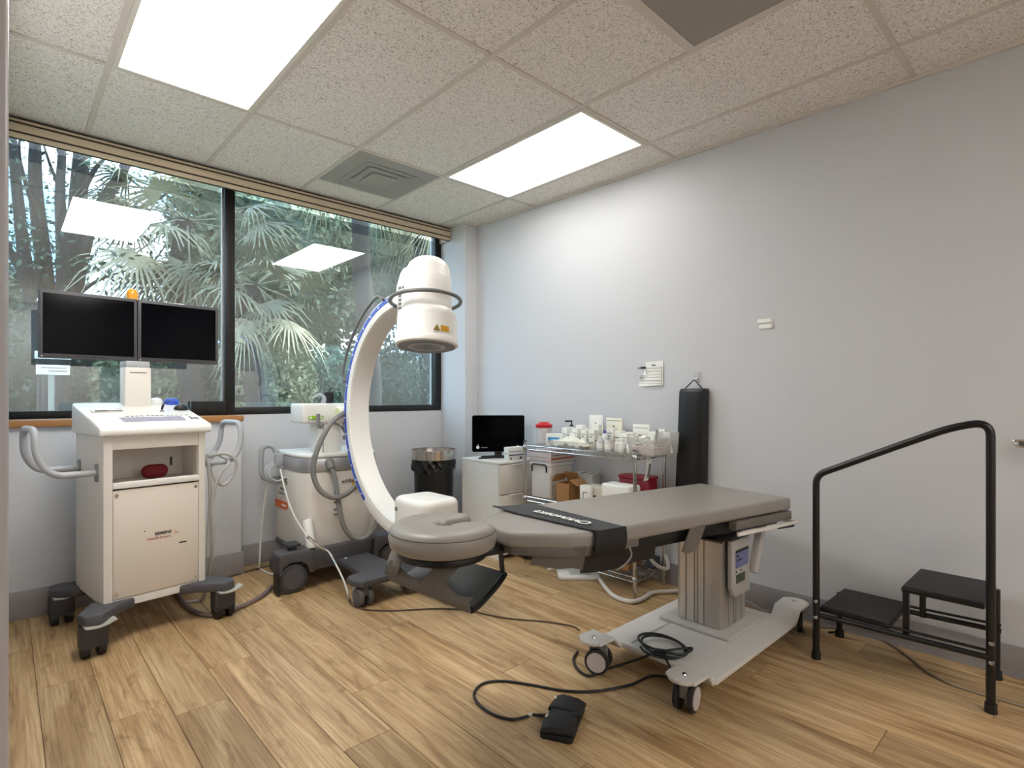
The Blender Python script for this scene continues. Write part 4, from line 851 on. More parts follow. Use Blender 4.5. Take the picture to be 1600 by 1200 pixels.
def floor_cable(name, px, r, m, label, z=None, extra=(), n=6):
    P = [fl(x, y, r) for x, y in px] + [Vector(e) for e in extra]; return corded(name, P, r, m, label, n)
floor_cable('foot_switch_cable', [(826, 1119), (800, 1124), (770, 1116), (748, 1100), (741, 1083), (755, 1068), (785, 1064), (830, 1070), (880, 1079), (930, 1080), (985, 1070), (1018, 1056)], 0.0055, BLACK, 'black cable curving across the floor from the foot switch',
            extra=[(1.995, 1.19, 0.045), (2.0, 1.225, 0.109), (2.03, 1.25, 0.109)])
cen = fl(1036, 1012, 0.109); pts = []
for k in range(40):
    a = k * PI / 8 + 2.4; R_ = 0.105 + 0.012 * math.sin(k * 0.7); pts.append((cen.x + R_ * math.cos(a) * 0.8, cen.y + R_ * math.sin(a), 0.109 + 0.0022 * k / 4))
pts += [tuple(fl(1026, 1019, 0.12)), tuple(fl(1008, 1026, 0.085))] + [tuple(fl(x, y, 0.008)) for x, y in ((975, 1037), (945, 1046), (922, 1056), (903, 1046), (896, 1030), (903, 1018))]
corded('coiled_lead', pts, 0.0055, BLACK, 'black lead coiled on the table base plate', 4)
solo('cable_tie', MB().box(fl(1031, 1020, 0.118), (0.03, 0.05, 0.028), 0.5), BLACK, 'black strap binding the coiled lead on the base plate', 'cable tie', bevel=0.006)
floor_cable('c_arm_lead', [(545, 936), (552, 947), (575, 953), (620, 954), (680, 951), (730, 953), (760, 960), (800, 967), (850, 971), (893, 978), (905, 985)], 0.0045, mat('brown_lead', (84, 66, 54), 0.5), 'thin brown lead running across the floor from the C-arm castor')
P = [tuple(onY(x, y, Y)) for x, y, Y in ((438, 733, 3.62), (448, 775, 3.48), (460, 806, 3.40), (480, 838, 3.29), (497, 853, 3.28), (512, 861, 3.27), (519, 871, 3.18), (529, 890, 3.06), (539, 912, 2.95))] + [(1.43, 2.90, 0.06), tuple(fl(545, 936, 0.006))]
o = thing('connector_lead', 'thin white lead with silver connectors hanging off the C-arm', 'cable', (1.5, 3.3, 0.0))
MB().tube(smooth_path(P, 6), 0.0055, 8).build('lead', WCORD, o, shift=(-1.5, -3.3, 0))
for a, b in ((P[3], P[4]), (P[4], P[5]), (P[6], P[7])): MB().cyl(Vector(a), Vector(a).lerp(Vector(b), 0.6), 0.010, 12).build('connector', CHROME, o, shift=(-1.5, -3.3, 0))
floor_cable('trunk_cable', [(275, 925), (292, 948), (318, 960), (345, 958), (385, 944), (410, 930), (424, 917)], 0.013, mat('mauve_cable', (122, 106, 100), 0.5), 'thick grey cable on the floor between the cart and the C-arm')
floor_cable('floor_lead', [(322, 908), (352, 903), (385, 893), (420, 884)], 0.006, mat('dark_cord', (96, 82, 70), 0.5), 'thin dark cord along the baseboard behind the cart')
corded('white_power_cord', [(1.33, 3.86, 0.62), (1.30, 3.88, 0.45), (1.285, 3.90, 0.2), (1.27, 3.88, 0.04), tuple(fl(402, 886, 0.007)), tuple(fl(420, 896, 0.007)), tuple(fl(430, 897, 0.007))], 0.007, WCORD, 'white power cord dropping from the C-arm handle to the floor')
floor_cable('tan_power_cord', [(1282, 980), (1330, 981), (1370, 996), (1400, 1012), (1425, 1030), (1450, 1050), (1490, 1070), (1540, 1086), (1600, 1104), (1680, 1128)], 0.006, TCORD, 'tan power cord snaking under the step stool')
corded('wall_cable', [(2.67, 1.30, 0.30), (2.72, 1.28, 0.17), (2.80, 1.22, 0.125)] + [tuple(fl(x, y, 0.007)) for x, y in ((1245, 990), (1258, 985))] + [(3.02, 1.12, 0.007), (3.06, 1.3, 0.007)], 0.006, GCORD, 'grey cable trailing from the table column over the base arm')
floor_cable('baseboard_lead', [(1180, 955), (1210, 958), (1262, 965), (1300, 972), (1310, 985), (1295, 988)], 0.005, BLACK, 'black lead tangled behind the table castor')

# ================================================================== waste bin
bin_ = thing('waste_bin', 'tall black waste bin with a steel rim and bin liner', 'waste bin', (2.506, 3.61, 0))
MB().lathe([(0.14, 0), (0.142, 0.01), (0.158, 0.60), (0.158, 0.69), (0.152, 0.69), (0.152, 0.02), (0.0001, 0.02)], n=40).build('body', mat('black_bin', (14, 14, 15), 0.35), bin_)
MB().lathe([(0.176, 0.690), (0.178, 0.762), (0.172, 0.764), (0.170, 0.700), (0.166, 0.69)], n=48).build('rim', STEEL, bin_)
MB().grid(lambda u, v: ((0.168 + 0.010 * math.sin(u * 2 * PI * 7 + v * 3) * v + 0.007 * math.sin(u * 2 * PI * 17 - v * 7) + (0.02 if False else 0)) * math.cos(2 * PI * u), (0.168 + 0.010 * math.sin(u * 2 * PI * 7 + v * 3) * v + 0.007 * math.sin(u * 2 * PI * 17 - v * 7)) * math.sin(2 * PI * u), 0.695 - (0.09 + 0.025 * math.sin(u * 2 * PI * 2 + 1)) * v), 90, 8).build('liner', mat('glossy_black_bag', (16, 16, 17), 0.16), bin_, angle=80)
MB().lathe([(0.150, 0.60), (0.150, 0.70), (0.148, 0.70)], n=30).build('inner_liner', mat('grey_bag_inside', (60, 64, 66), 0.5), bin_)

# ================================================================== drawer unit
du = thing('drawer_unit', 'white three-drawer chest beside the wire shelf', 'drawer unit', (2.82, 3.17, 0)); U = (-2.82, -3.17, 0)
WM = mat('white_melamine', (236, 233, 226), 0.35)
def dp(nm, mb, parent=None, m=WM, **k): return mb.build(nm, m, parent or du, shift=U, **k)
dp('side_panel', MB().bx(2.62, 2.638, 2.965, 3.39, 0, 0.69)); dp('side_panel', MB().bx(3.002, 3.02, 2.965, 3.39, 0, 0.69)); dp('back_panel', MB().bx(2.638, 3.002, 3.38, 3.39, 0, 0.69)); dp('bottom_panel', MB().bx(2.638, 3.002, 2.975, 3.38, 0.03, 0.05))
dp('top_panel', MB().bx(2.616, 3.024, 2.945, 3.394, 0.69, 0.706), bevel=0.003)
for i in range(3):
    z0 = 0.03 + i * 0.22
    d_ = dp('drawer', MB().bx(2.622, 3.018, 2.946, 2.964, z0, z0 + 0.2145), m=CREAM, bevel=0.002)
    dp('pull_lip', MB().bx(2.72, 2.92, 2.934, 2.964, z0 + 0.206, z0 + 0.213), d_, bevel=0.001)
# small display on it
vd = Vector((0.66, 0.75, 0)); q = fl(771, 705, 0.706) 
t = thing('display_monitor', 'small black flat display on the white drawer unit', 'monitor', (2.80, 3.17, 0.706), -math.atan2(2.8, 3.17) + 0.03)
fs_ = MB().prism(rrect(0.405, 0.282, 0.014), -0.012, 0.016, 'Y', Matrix.Translation((0, 0, 0.19))).build('housing', BLACK, t, bevel=0.004)
MB().prism(rrect(0.398, 0.275, 0.012), -0.0132, -0.0118, 'Y', Matrix.Translation((0, 0, 0.19))).build('screen', SCREEN, fs_)
MB().prism([(-0.025, 0.0), (0.025, 0.0), (0.03, 0.06), (-0.03, 0.06)], 0.0, 0.016, 'Y').build('neck', BLACK, t)
for s in (-1, 1): MB().tube([(s * 0.02, 0.0, 0.012), (s * 0.15, -0.07, 0.007)], [0.011, 0.006], 8).build('stand_foot', BLACK, t); MB().tube([(s * 0.02, 0.01, 0.012), (s * 0.13, 0.06, 0.007)], [0.011, 0.006], 8).build('stand_foot', BLACK, t)
em = MB().prism([(0.0001 + 0.0125 * math.cos(a * PI / 10) * (1 - 0.15 * (a == 5)), 0.085 + 0.0125 * math.sin(a * PI / 10) * (1 - 0.2 * (a == 5) - 0.12 * (a == 15))) for a in range(20)], -0.0142, -0.0132, 'Y', Matrix.Translation((-0.158, 0, 0.0))).prism([(0, 0.099), (0.006, 0.104), (0.005, 0.109), (-0.001, 0.104)], -0.0142, -0.0132, 'Y', Matrix.Translation((-0.158, 0, 0)))
em.build('emblem', PAPER, fs_); MB().bx(-0.132, -0.083, -0.0142, -0.0132, 0.080, 0.087).build('label_print', GREYINK, fs_)
for x, rr in ((0.068, 0.008), (0.105, 0.0115), (0.15, 0.016)):
    ic = MB().lathe([(rr, -0.0005), (rr, 0.0005)], (x, -0.0137, 0.083), 18, Matrix.Rotation(PI / 2, 4, 'X')).build('icon', PAPER if rr > 0.012 else LGREY, fs_); MB().lathe([(rr * 0.35, -0.0005), (rr * 0.35, 0.0005)], (x, -0.0146, 0.083), 10, Matrix.Rotation(PI / 2, 4, 'X')).build('icon_mark', INK, ic)

def carton(name, label, cat, loc, size, rz=0.0, m=PAPER, prints=(), group=None):
    """A printed box: loc = centre of its base; prints = (face, u0, u1, v0, v1, material) as fractions of the face."""
    t = thing(name, label, cat, loc, rz, group); x, y, z = size[0] / 2, size[1] / 2, size[2]
    b = MB().bx(-x, x, -y, y, 0, z).build('carton', m, t, bevel=0.0015)
    for f, u0, u1, v0, v1, pm in prints:
        e = 0.0008
        if f == '-x': g = MB().bx(-x - e, -x + 0.0002, y - 2 * y * u1, y - 2 * y * u0, z * v0, z * v1)
        elif f == '-y': g = MB().bx(-x + 2 * x * u0, -x + 2 * x * u1, -y - e, -y + 0.0002, z * v0, z * v1)
        else: g = MB().bx(-x + 2 * x * u0, -x + 2 * x * u1, -y + 2 * y * v0, -y + 2 * y * v1, z - 0.0002, z + e)
        g.build('print', pm, b)
    return t
VIOL = mat('violet_ink', (74, 66, 112), 0.7)
carton('glove_box', 'white printed box with violet stripe on the drawer unit', 'box', (2.795, 2.985, 0.706), (0.15, 0.055, 0.10), -0.08, PAPER, [('-y', 0.02, 0.98, 0.38, 0.46, VIOL), ('-y', 0.1, 0.2, 0.12, 0.24, INK), ('-y', 0.7, 0.85, 0.12, 0.26, INK), ('-y', 0.05, 0.9, 0.66, 0.70, GREYINK), ('-x', 0.2, 0.8, 0.5, 0.55, GREYINK)])

# ================================================================== wire shelf
SX0, SX1, SY0, SY1 = 2.718, 3.035, 1.866, 2.79
sh_ = thing('wire_shelf', 'chrome wire rack with three shelves against the long wall', 'shelf', ((SX0 + SX1) / 2, (SY0 + SY1) / 2, 0)); V = (-(SX0 + SX1) / 2, -(SY0 + SY1) / 2, 0)
def wp(nm, mb, parent=None, m=CHROME, **k): return mb.build(nm, m, parent or sh_, shift=V, **k)
LV = [0.115, 0.474, 0.835]
for x in (SX0, SX1):
    for y in (SY0, SY1):
        p_ = wp('post', MB().cyl((x, y, 0.03), (x, y, 0.862), 0.0115, 14)); wp('post_cap', MB().cyl((x, y, 0.862), (x, y, 0.868), 0.013, 14), p_, BLACK); wp('levelling_foot', MB().cyl((x, y, 0.0), (x, y, 0.032), 0.006, 10, 0.011), p_)
        for z in LV: wp('collar', MB().lathe([(0.0125, z - 0.03), (0.017, z - 0.02), (0.016, z), (0.0125, z + 0.004)], (x, y, 0), 14), p_)
for z in LV:
    s_ = wp('shelf_rim', MB().tube([(SX0, SY0, z), (SX1, SY0, z), (SX1, SY1, z), (SX0, SY1, z)], 0.0032, 6, True).tube([(SX0, SY0, z - 0.027), (SX1, SY0, z - 0.027), (SX1, SY1, z - 0.027), (SX0, SY1, z - 0.027)], 0.0032, 6, True))
    zz = MB()
    for x in (SX0, SX1): zz.tube([(x, SY0 + (SY1 - SY0) * k / 30, z - (0.027 if k % 2 else 0)) for k in range(31)], 0.0022, 5)
    for y in (SY0, SY1): zz.tube([(SX0 + (SX1 - SX0) * k / 10, y, z - (0.027 if k % 2 else 0)) for k in range(11)], 0.0022, 5)
    wp('zigzag_truss', zz, s_)
    dk = MB()
    for k in range(1, 34): dk.tube([(SX0, SY0 + (SY1 - SY0) * k / 34, z + 0.002), (SX1, SY0 + (SY1 - SY0) * k / 34, z + 0.002)], 0.0018, 4)
    for k in range(1, 3): dk.tube([(SX0 + (SX1 - SX0) * k / 3, SY0, z - 0.002), (SX0 + (SX1 - SX0) * k / 3, SY1, z - 0.002)], 0.003, 4)
    o = wp('deck_wires', dk, s_); o['kind'] = 'stuff'
ZT = LV[2] + 0.0045; ZM = LV[1] + 0.0045; ZB = LV[0] + 0.0045
def sp(px, x): t = (px - 800) / F; return x * (CT - t * ST) / (ST + t * CT)     # where a column of the photo meets depth x on the shelf
# --- top shelf goods
t = thing('sharps_container', 'round clear sharps container with a red lid on the rack', 'sharps container', (2.90, sp(850, 2.90), ZT))
MB().lathe([(0.048, 0), (0.052, 0.004), (0.056, 0.12), (0.054, 0.122), (0.050, 0.006), (0.0001, 0.006)], n=28).build('tub', FROST, t)
MB().lathe([(0.058, 0.118), (0.062, 0.124), (0.062, 0.136), (0.05, 0.142), (0.036, 0.15), (0.03, 0.156), (0.0001, 0.158)], n=28).build('lid', RED, t); MB().lathe([(0.049, 0.007), (0.0525, 0.10), (0.0001, 0.10)], n=24).build('contents', mat('pinkish_contents', (232, 214, 208), 0.7), t)
MB().tube([(0.0565 * math.cos(a), 0.0565 * math.sin(a), 0.118) for a in [k * PI / 12 for k in range(24)]], 0.004, 6, True).build('lid_rim', RED, t)
def bottle(name, label, x, px, h, r, m, capm, pump=False, group=None):
    t = thing(name, label, 'bottle', (x, sp(px, x), ZT), 0, group)
    MB().lathe([(r * 0.9, 0), (r, 0.004), (r, h * 0.68), (r * 0.75, h * 0.78), (r * 0.4, h * 0.83), (r * 0.4, h * 0.86), (0.0001, h * 0.86)], n=20).build('body', m, t)
    if pump:
        MB().lathe([(r * 0.45, h * 0.85), (r * 0.45, h * 0.92), (0.005, h * 0.93), (0.004, h * 1.08), (0.0001, h * 1.08)], n=14).build('pump', capm, t); MB().box((-0.018, 0.012, h * 1.09), (0.05, 0.016, 0.012), -0.6).build('nozzle', capm, t)
    else: MB().lathe([(r * 0.5, h * 0.84), (r * 0.5, h * 0.98), (r * 0.3, h), (0.0001, h)], n=16).build('cap', capm, t)
    MB().lathe([(r * 1.01, h * 0.2), (r * 1.01, h * 0.55)], n=20).build('label_band', PAPER, t); return t
BOT = mat('bottle_white', (236, 235, 230), 0.35); BOTG = mat('bottle_grey', (206, 206, 204), 0.35)
bottle('pump_bottle', 'white pump bottle with a black nozzle on the rack', 2.93, 893, 0.155, 0.03, BOT, BLACK, True)
for k, (nm, lb, x, px, h, r, m, cm) in enumerate((
    ('saline_bottle', 'clear-looking saline bottle with pale cap near the rack front', 2.755, 938, 0.095, 0.022, BOTG, PAPER), ('saline_bottle', 'squat grey bottle standing next to the saline bottle', 2.755, 950, 0.088, 0.021, BOTG, LGREY),
    ('violet_cap_bottle', 'small bottle with a violet cap among the white packs', 2.84, 945, 0.125, 0.02, BOT, mat('violet_cap', (116, 104, 190), 0.4)), ('spray_bottle', 'white slim bottle behind the printed boxes', 2.90, 918, 0.13, 0.024, BOT, PAPER),
    ('ointment_bottle', 'short white bottle beside the tape rolls', 2.80, 966, 0.075, 0.024, BOT, PAPER))): bottle(nm, lb, x, px, h, r, m, cm)
carton('wipes_pack', 'white pack with a bright blue swoosh on the rack', 'pack', (2.80, sp(868, 2.80), ZT), (0.05, 0.13, 0.085), 0.15, PAPER, [('-x', 0.15, 0.9, 0.55, 0.72, mat('cyan_ink', (40, 150, 210), 0.5)), ('-x', 0.15, 0.35, 0.35, 0.72, mat('cyan_ink', (40, 150, 210), 0.5)), ('-y', 0.2, 0.8, 0.2, 0.3, INK)])
carton('dressing_envelope', 'tall white dressing envelope leaning at the back of the rack', 'packet', (2.985, sp(932, 2.985), ZT), (0.012, 0.115, 0.215), 0.03, mat('envelope_white', (243, 242, 232), 0.5), [('-x', 0.45, 0.52, 0.72, 0.76, INK)])
carton('dressing_envelope', 'wide cream dressing envelope beside the tall white one', 'packet', (2.97, sp(960, 2.97), ZT), (0.012, 0.13, 0.20), -0.04, mat('envelope_cream', (236, 233, 214), 0.5), [('-x', 0.45, 0.53, 0.70, 0.75, INK), ('-x', 0.05, 0.95, 0.9, 0.92, GREYINK)])
carton('dressing_envelope', 'square white envelope standing above the clear bin', 'packet', (2.985, sp(1002, 2.985), ZT), (0.012, 0.12, 0.165), 0.0, mat('envelope_white', (243, 242, 232), 0.5), [('-x', 0.4, 0.5, 0.56, 0.60, INK), ('-x', 0.06, 0.94, 0.85, 0.87, GREYINK)])
for k, (px, x, sx, sy, h, lb) in enumerate(((902, 2.87, 0.05, 0.05, 0.125, 'slim white printed box behind the clear tray'), (915, 2.86, 0.045, 0.045, 0.118, 'white printed box between two slim boxes'), (927, 2.85, 0.045, 0.045, 0.122, 'slim white box next to the saline bottle'), (908, 2.94, 0.04, 0.06, 0.145, 'tallest slim white box at the rack back'), (978, 2.88, 0.05, 0.05, 0.11, 'white box with a tape roll print on the rack'), (955, 2.91, 0.04, 0.05, 0.135, 'white upright box under the cream envelope'))):
    carton('medicine_box', lb, 'box', (x, sp(px, x), ZT), (sx, sy, h), 0.1 * (k % 3 - 1), PAPER, [('-x', 0.15, 0.85, 0.3, 0.36, GREYINK), ('-x', 0.2, 0.6, 0.6, 0.66, GREYINK), ('-x', 0.15, 0.85, 0.75, 0.78, INK), ('-y', 0.2, 0.8, 0.4, 0.46, GREYINK)], 'small medicine boxes on the rack')
EXTRA = ((886, 2.90, 0.05, 0.055, 0.125, 'white carton with a slanting top line by the pump bottle'), (896, 2.84, 0.035, 0.05, 0.095, 'low white carton in front of the pump bottle'), (933, 2.90, 0.04, 0.05, 0.155, 'white carton right under the tall dressing envelope'), (968, 2.93, 0.05, 0.06, 0.12, 'pale carton between the cream envelope and the bins'), (986, 2.93, 0.04, 0.05, 0.115, 'narrow white carton just before the square envelope'), (990, 2.83, 0.03, 0.045, 0.10, 'slender carton touching the clear bin of packets'), (1022, 2.95, 0.05, 0.06, 0.125, 'white carton behind the heap of small packets'), (1034, 2.98, 0.03, 0.06, 0.14, 'white carton behind the tall clear bin'))
for k, (px, x, sx, sy, h, lb) in enumerate(EXTRA):
    carton('supply_carton', lb, 'box', (x, sp(px, x), ZT), (sx, sy, h), 0.12 * (k % 3 - 1), mat('envelope_white', (243, 242, 232), 0.5), [('-x', 0.1 + 0.05 * (k % 3), 0.8, 0.62, 0.67, GREYINK), ('-x', 0.2, 0.75, 0.3, 0.33, INK), ('-y', 0.2, 0.8, 0.5, 0.56, GREYINK)], 'supply cartons on the rack')
for px, x, r, lb in ((880, 2.77, 0.03, 'pale gauze packet heap in the clear tray'),):
    solo('gauze_heap', MB().grid(lambda u, v: (0.05 * (2 * v - 1), 0.15 * (2 * u - 1), 0.006 + 0.05 * (1 - (2 * u - 1) ** 2) * (1 - (2 * v - 1) ** 2) + 0.014 * math.sin(u * 21) * math.sin(v * 13 + u * 9) * (1 - (2 * u - 1) ** 4)), 30, 14), mat('gauze_cream', (238, 238, 222), 0.6), lb, 'packets', loc=(x + 0.02, sp(px + 10, x), ZT + 0.012))
def bin_box(name, label, x, px, sx, sy, h, m, taper=0.85):
    t = thing(name, label, 'bin', (x, sp(px, x), ZT)); a, b = sx / 2, sy / 2; th = 0.002
    for nm, w in (('wall', [(-a, -b), (-a, b)]), ('wall', [(a, -b), (a, b)]), ('wall', [(-a, -b), (a, -b)]), ('wall', [(-a, b), (a, b)])):
        (xa, ya), (xb, yb) = w; n_ = Vector((0, 0, 0)) - Vector(((xa + xb) / 2, (ya + yb) / 2, 0)); n_.normalize()
        q = lambda x_, y_, z_, o_: (x_ * (taper if z_ == 0 else 1) + n_.x * o_, y_ * (taper if z_ == 0 else 1) + n_.y * o_, z_)
        MB().hexa([q(xa, ya, 0, 0), q(xb, yb, 0, 0), q(xb, yb, 0, th), q(xa, ya, 0, th)], [q(xa, ya, h, 0), q(xb, yb, h, 0), q(xb, yb, h, th), q(xa, ya, h, th)]).build(nm, m, t)
    MB().bx(-a * taper, a * taper, -b * taper, b * taper, 0, 0.002).build('floor_panel', m, t); return t
bin_box('clear_tray', 'low clear tray along the rack front edge', 2.775, 890, 0.10, 0.30, 0.045, CLEAR)
bin_box('clear_bin', 'clear bin with pinkish base full of small packets', 2.80, 1012, 0.14, 0.20, 0.10, CLEAR); 
solo('pink_packets', MB().bx(-0.055, 0.055, -0.078, 0.078, 0.003, 0.045), mat('pink_packet', (214, 186, 178), 0.6), 'layer of pink packets in the bottom of the clear bin', 'packets', loc=(2.80, sp(1012, 2.80), ZT), bevel=0.008)
rnd = random.Random(3); CY_ = sp(1012, 2.80)
for k in range(22):
    o = solo('small_packet', MB().bx(-0.008, 0.008, -0.022, 0.022, 0, 0.008), mat('envelope_white', (243, 242, 232), 0.5), 'small white wrapped packet heaped in the clear bin', 'packet', 'packets heaped in the clear bin', bevel=0.002)
    o.location = (2.80 + rnd.uniform(-0.045, 0.045), CY_ + rnd.uniform(-0.062, 0.062), ZT + 0.05 + 0.055 * (k / 22)); o.rotation_euler = (rnd.uniform(-0.7, 0.7), rnd.uniform(-0.7, 0.7), rnd.uniform(0, 3.1))
bin_box('clear_bin', 'tall clear bin at the end of the rack by the black bag', 2.93, 1043, 0.10, 0.10, 0.13, CLEAR)
for k in range(5):
    o = solo('syringe_packet', MB().prism(rrect(0.02, 0.12, 0.003), -0.004, 0.004, 'X'), mat('envelope_white', (243, 242, 232), 0.5), 'slim white packet standing upright in the tall clear bin', 'packet', 'packets in the tall clear bin', bevel=0.001); o.location = (2.90 + 0.015 * k, sp(1043, 2.93) + 0.012 * (k - 2) * 1.4, ZT + 0.066); o.rotation_euler = (0.12 * (k - 2), 0.1, 0.5 * k)
solo('tongue_depressor', MB().prism(rrect(0.016, 0.15, 0.007), -0.001, 0.001, 'X'), mat('steel_grey', (150, 148, 142), 0.4, 0.3), 'grey spatula sticking up out of the clear bin', 'spatula').matrix_world = Matrix.Translation((2.77, sp(1024, 2.77), ZT + 0.08)) @ Matrix.Rotation(0.18, 4, 'X')
for k, px in enumerate((972, 984, 992)):
    bottle('vial', 'small white vial in the row before the clear bin', 2.765, px, 0.085 - 0.012 * k, 0.018, BOT, PAPER, group='vials beside the clear bin')
o = thing('tape_roll', 'white tape roll lying on the rack near the bottles', 'tape roll', (2.80, sp(975, 2.80) + 0.004, ZT + 0.086)); o.location.z = ZT
MB().lathe([(0.018, 0), (0.03, 0), (0.03, 0.03), (0.018, 0.03), (0.018, 0)], n=24).build('roll', PAPER, o)
# paper tag hung on the rack
o = thing('hang_tag', 'white paper tag with grey print hanging off the rack', 'tag', (2.80, SY0 - 0.012, 0.83))
MB().sheet(lambda u, v: (0.035 + (u - 0.5) * 0.05 - 0.03 * v, -0.004 - 0.012 * math.sin(v * PI), -0.15 * v), 4, 8, 0.0012).build('paper', PAPER, o); MB().sheet(lambda u, v: (0.022 + (u - 0.5) * 0.022 - 0.02 * v + 0.01, -0.019, -0.05 - 0.08 * v), 2, 3, 0.0006).build('print', GREYINK, o); MB().tube([(0.04, 0.012, 0.008), (0.035, -0.004, 0.0)], 0.002, 6).build('string', PAPER, o)
# --- middle shelf goods
for k in range(2):
    carton('catheter_box', ('white and mauve box with rust stripe on the storage tub', 'thin mauve box lying on the rust-striped box')[k], 'box', (2.87, sp(850, 2.80) - 0.01, ZM + (0.245, 0.316)[k]), (0.26, 0.20, (0.07, 0.015)[k]), 0.06, mat('mauve_white_box', (214, 204, 206), 0.6), [('-y', 0.0, 1.0, 0.30, 0.46, ORINK), ('-y', 0.1, 0.7, 0.66, 0.74, GREYINK), ('-x', 0.05, 0.95, 0.5, 0.54, GREYINK), ('-x', 0.05, 0.95, 0.12, 0.16, GREYINK)] if k == 0 else [('-x', 0.05, 0.9, 0.4, 0.6, GREYINK)])
t = thing('storage_tub', 'translucent white storage tub with a black bail handle', 'storage tub', (2.87, sp(850, 2.80) - 0.01, ZM), 0.06)
MB().prism(rrect(0.25, 0.18, 0.02), 0, 0.22).build('tub', mat('milky_plastic', (226, 222, 220), 0.35), t, bevel=0.006); MB().prism(rrect(0.27, 0.20, 0.02), 0.218, 0.243).build('lid', mat('milky_plastic', (226, 222, 220), 0.35), t, bevel=0.005)
MB().tube(round_path([(-0.137, 0.065, 0.18), (-0.142, 0.065, 0.232), (-0.142, -0.065, 0.232), (-0.137, -0.065, 0.18)], 0.02), 0.005, 8).build('handle', BLACK, t)
def open_box(name, label, loc, sx, sy, h, rz):
    t = thing(name, label, 'box', loc, rz); a, b = sx / 2, sy / 2
    for nm, x0, x1, y0, y1 in (('side', -a, -a + 0.003, -b, b), ('side', a - 0.003, a, -b, b), ('side', -a, a, -b, -b + 0.003), ('side', -a, a, b - 0.003, b)): MB().bx(x0, x1, y0, y1, 0, h).build(nm, CARD, t)
    MB().bx(-a, a, -b, b, 0, 0.003).build('bottom', CARD, t)
    for (c, sz, ax, an) in (((0, -b - 0.03, h + 0.012), (sx, 0.07, 0.003), 'X', 0.5), ((a - 0.02, 0.0, h + 0.035), (0.003, sy, 0.08), 'Y', -0.5), ((0, b + 0.015, h + 0.03), (sx, 0.07, 0.003), 'X', -0.9)): MB().box(c, sz, Matrix.Rotation(an, 4, ax)).build('flap', CARD, t)
    return t
open_box('cardboard_box', 'small open brown cardboard box on the middle wire shelf', (2.79, sp(884, 2.76), ZM), 0.12, 0.12, 0.125, 0.0)
carton('flat_carton', 'grey printed carton tipped up behind the cardboard box', 'box', (2.955, sp(914, 2.95), ZM), (0.10, 0.18, 0.175), 0.08, mat('grey_carton', (196, 194, 188), 0.6), [('+z', 0.1, 0.9, 0.15, 0.3, GREYINK), ('+z', 0.1, 0.9, 0.5, 0.6, INK), ('-x', 0.1, 0.9, 0.4, 0.5, GREYINK)])
carton('flat_carton', 'long cream carton with a dark stripe on the middle shelf', 'box', (2.82, sp(931, 2.81), ZM), (0.13, 0.18, 0.125), 0.0, mat('cream_carton', (214, 210, 194), 0.6), [('-x', 0.30, 0.75, 0.35, 0.6, INK)])
carton('square_box', 'small square white box with an outlined square on the shelf', 'box', (2.732, sp(918, 2.74), ZM), (0.03, 0.08, 0.135), 0.0, PAPER, [('-x', 0.25, 0.32, 0.2, 0.7, GREYINK), ('-x', 0.25, 0.7, 0.66, 0.7, GREYINK), ('-x', 0.25, 0.7, 0.2, 0.24, GREYINK)])
solo('gauze_pack', MB().prism(rrect(0.12, 0.22, 0.02), 0, 0.165), mat('tissue_white', (243, 242, 236), 0.6, var=0.03), 'soft white gauze pack in front of the red tray', 'pack', loc=(2.79, sp(970, 2.79), ZM), bevel=0.014, seg=3)
t = thing('red_tray', 'dark red plastic tray behind the white gauze pack', 'tray', (2.945, sp(996, 2.94), ZM))
MB().prism(rrect(0.12, 0.22, 0.02), 0, 0.185).build('body', mat('maroon_plastic', (136, 22, 32), 0.45), t, bevel=0.01); MB().prism(rrect(0.13, 0.23, 0.02), 0.185, 0.205).build('lid', mat('maroon_plastic', (136, 22, 32), 0.45), t, bevel=0.005)
# --- bottom shelf goods
carton('brown_carton', 'brown cardboard carton lying on the lowest wire shelf', 'box', (2.86, 2.10, ZB), (0.20, 0.25, 0.07), 0.2, CARD)
carton('dark_carton', 'dark printed carton at the back of the lowest shelf', 'box', (2.985, 1.915, ZB), (0.07, 0.06, 0.06), 0.0, mat('slate_carton', (70, 74, 84), 0.6))
# foot pump on the floor by the shelf
p = fl(903, 899)
t = thing('foot_pump', 'white square foot pump with a blue button on the floor', 'foot pump', (p.x, p.y, 0), -0.75)
MB().prism(rrect(0.27, 0.20, 0.03), 0, 0.02).build('base', WHITE, t, bevel=0.006); MB().hexa([(-0.06, -0.05, 0.018), (0.08, -0.05, 0.018), (0.08, 0.06, 0.018), (-0.06, 0.06, 0.018)], [(-0.045, -0.035, 0.06), (0.065, -0.035, 0.06), (0.065, 0.045, 0.06), (-0.045, 0.045, 0.06)]).build('housing', mat('pale_grey_plastic', (192, 194, 192), 0.45), t, bevel=0.006)
MB().lathe([(0.02, 0.06), (0.02, 0.072), (0.015, 0.078), (0.0001, 0.079)], (0.01, 0.0, 0), 18).build('button', mat('navy_button', (30, 36, 130), 0.35), t); MB().tube(smooth_path([(-0.06, 0.04, 0.03), (-0.1, 0.05, 0.06), (-0.14, 0.03, 0.04), (-0.2, 0.03, 0.03)]), 0.007, 8).build('lever', WHITE, t)
hp = smooth_path([fl(936, 903, 0.02), fl(945, 917, 0.013), fl(956, 929, 0.013), fl(972, 937, 0.013), fl(990, 940, 0.013), fl(1005, 935, 0.013), fl(1020, 926, 0.013), fl(1045, 924, 0.013), fl(1075, 922, 0.013)], 12)
solo('ribbed_hose', MB().tube(hp, [0.0125 + 0.0016 * (i % 2) for i in range(len(hp))], 12), mat('ivory_hose', (206, 200, 190), 0.5), 'ivory ribbed hose curling in front of the wire rack', 'hose')
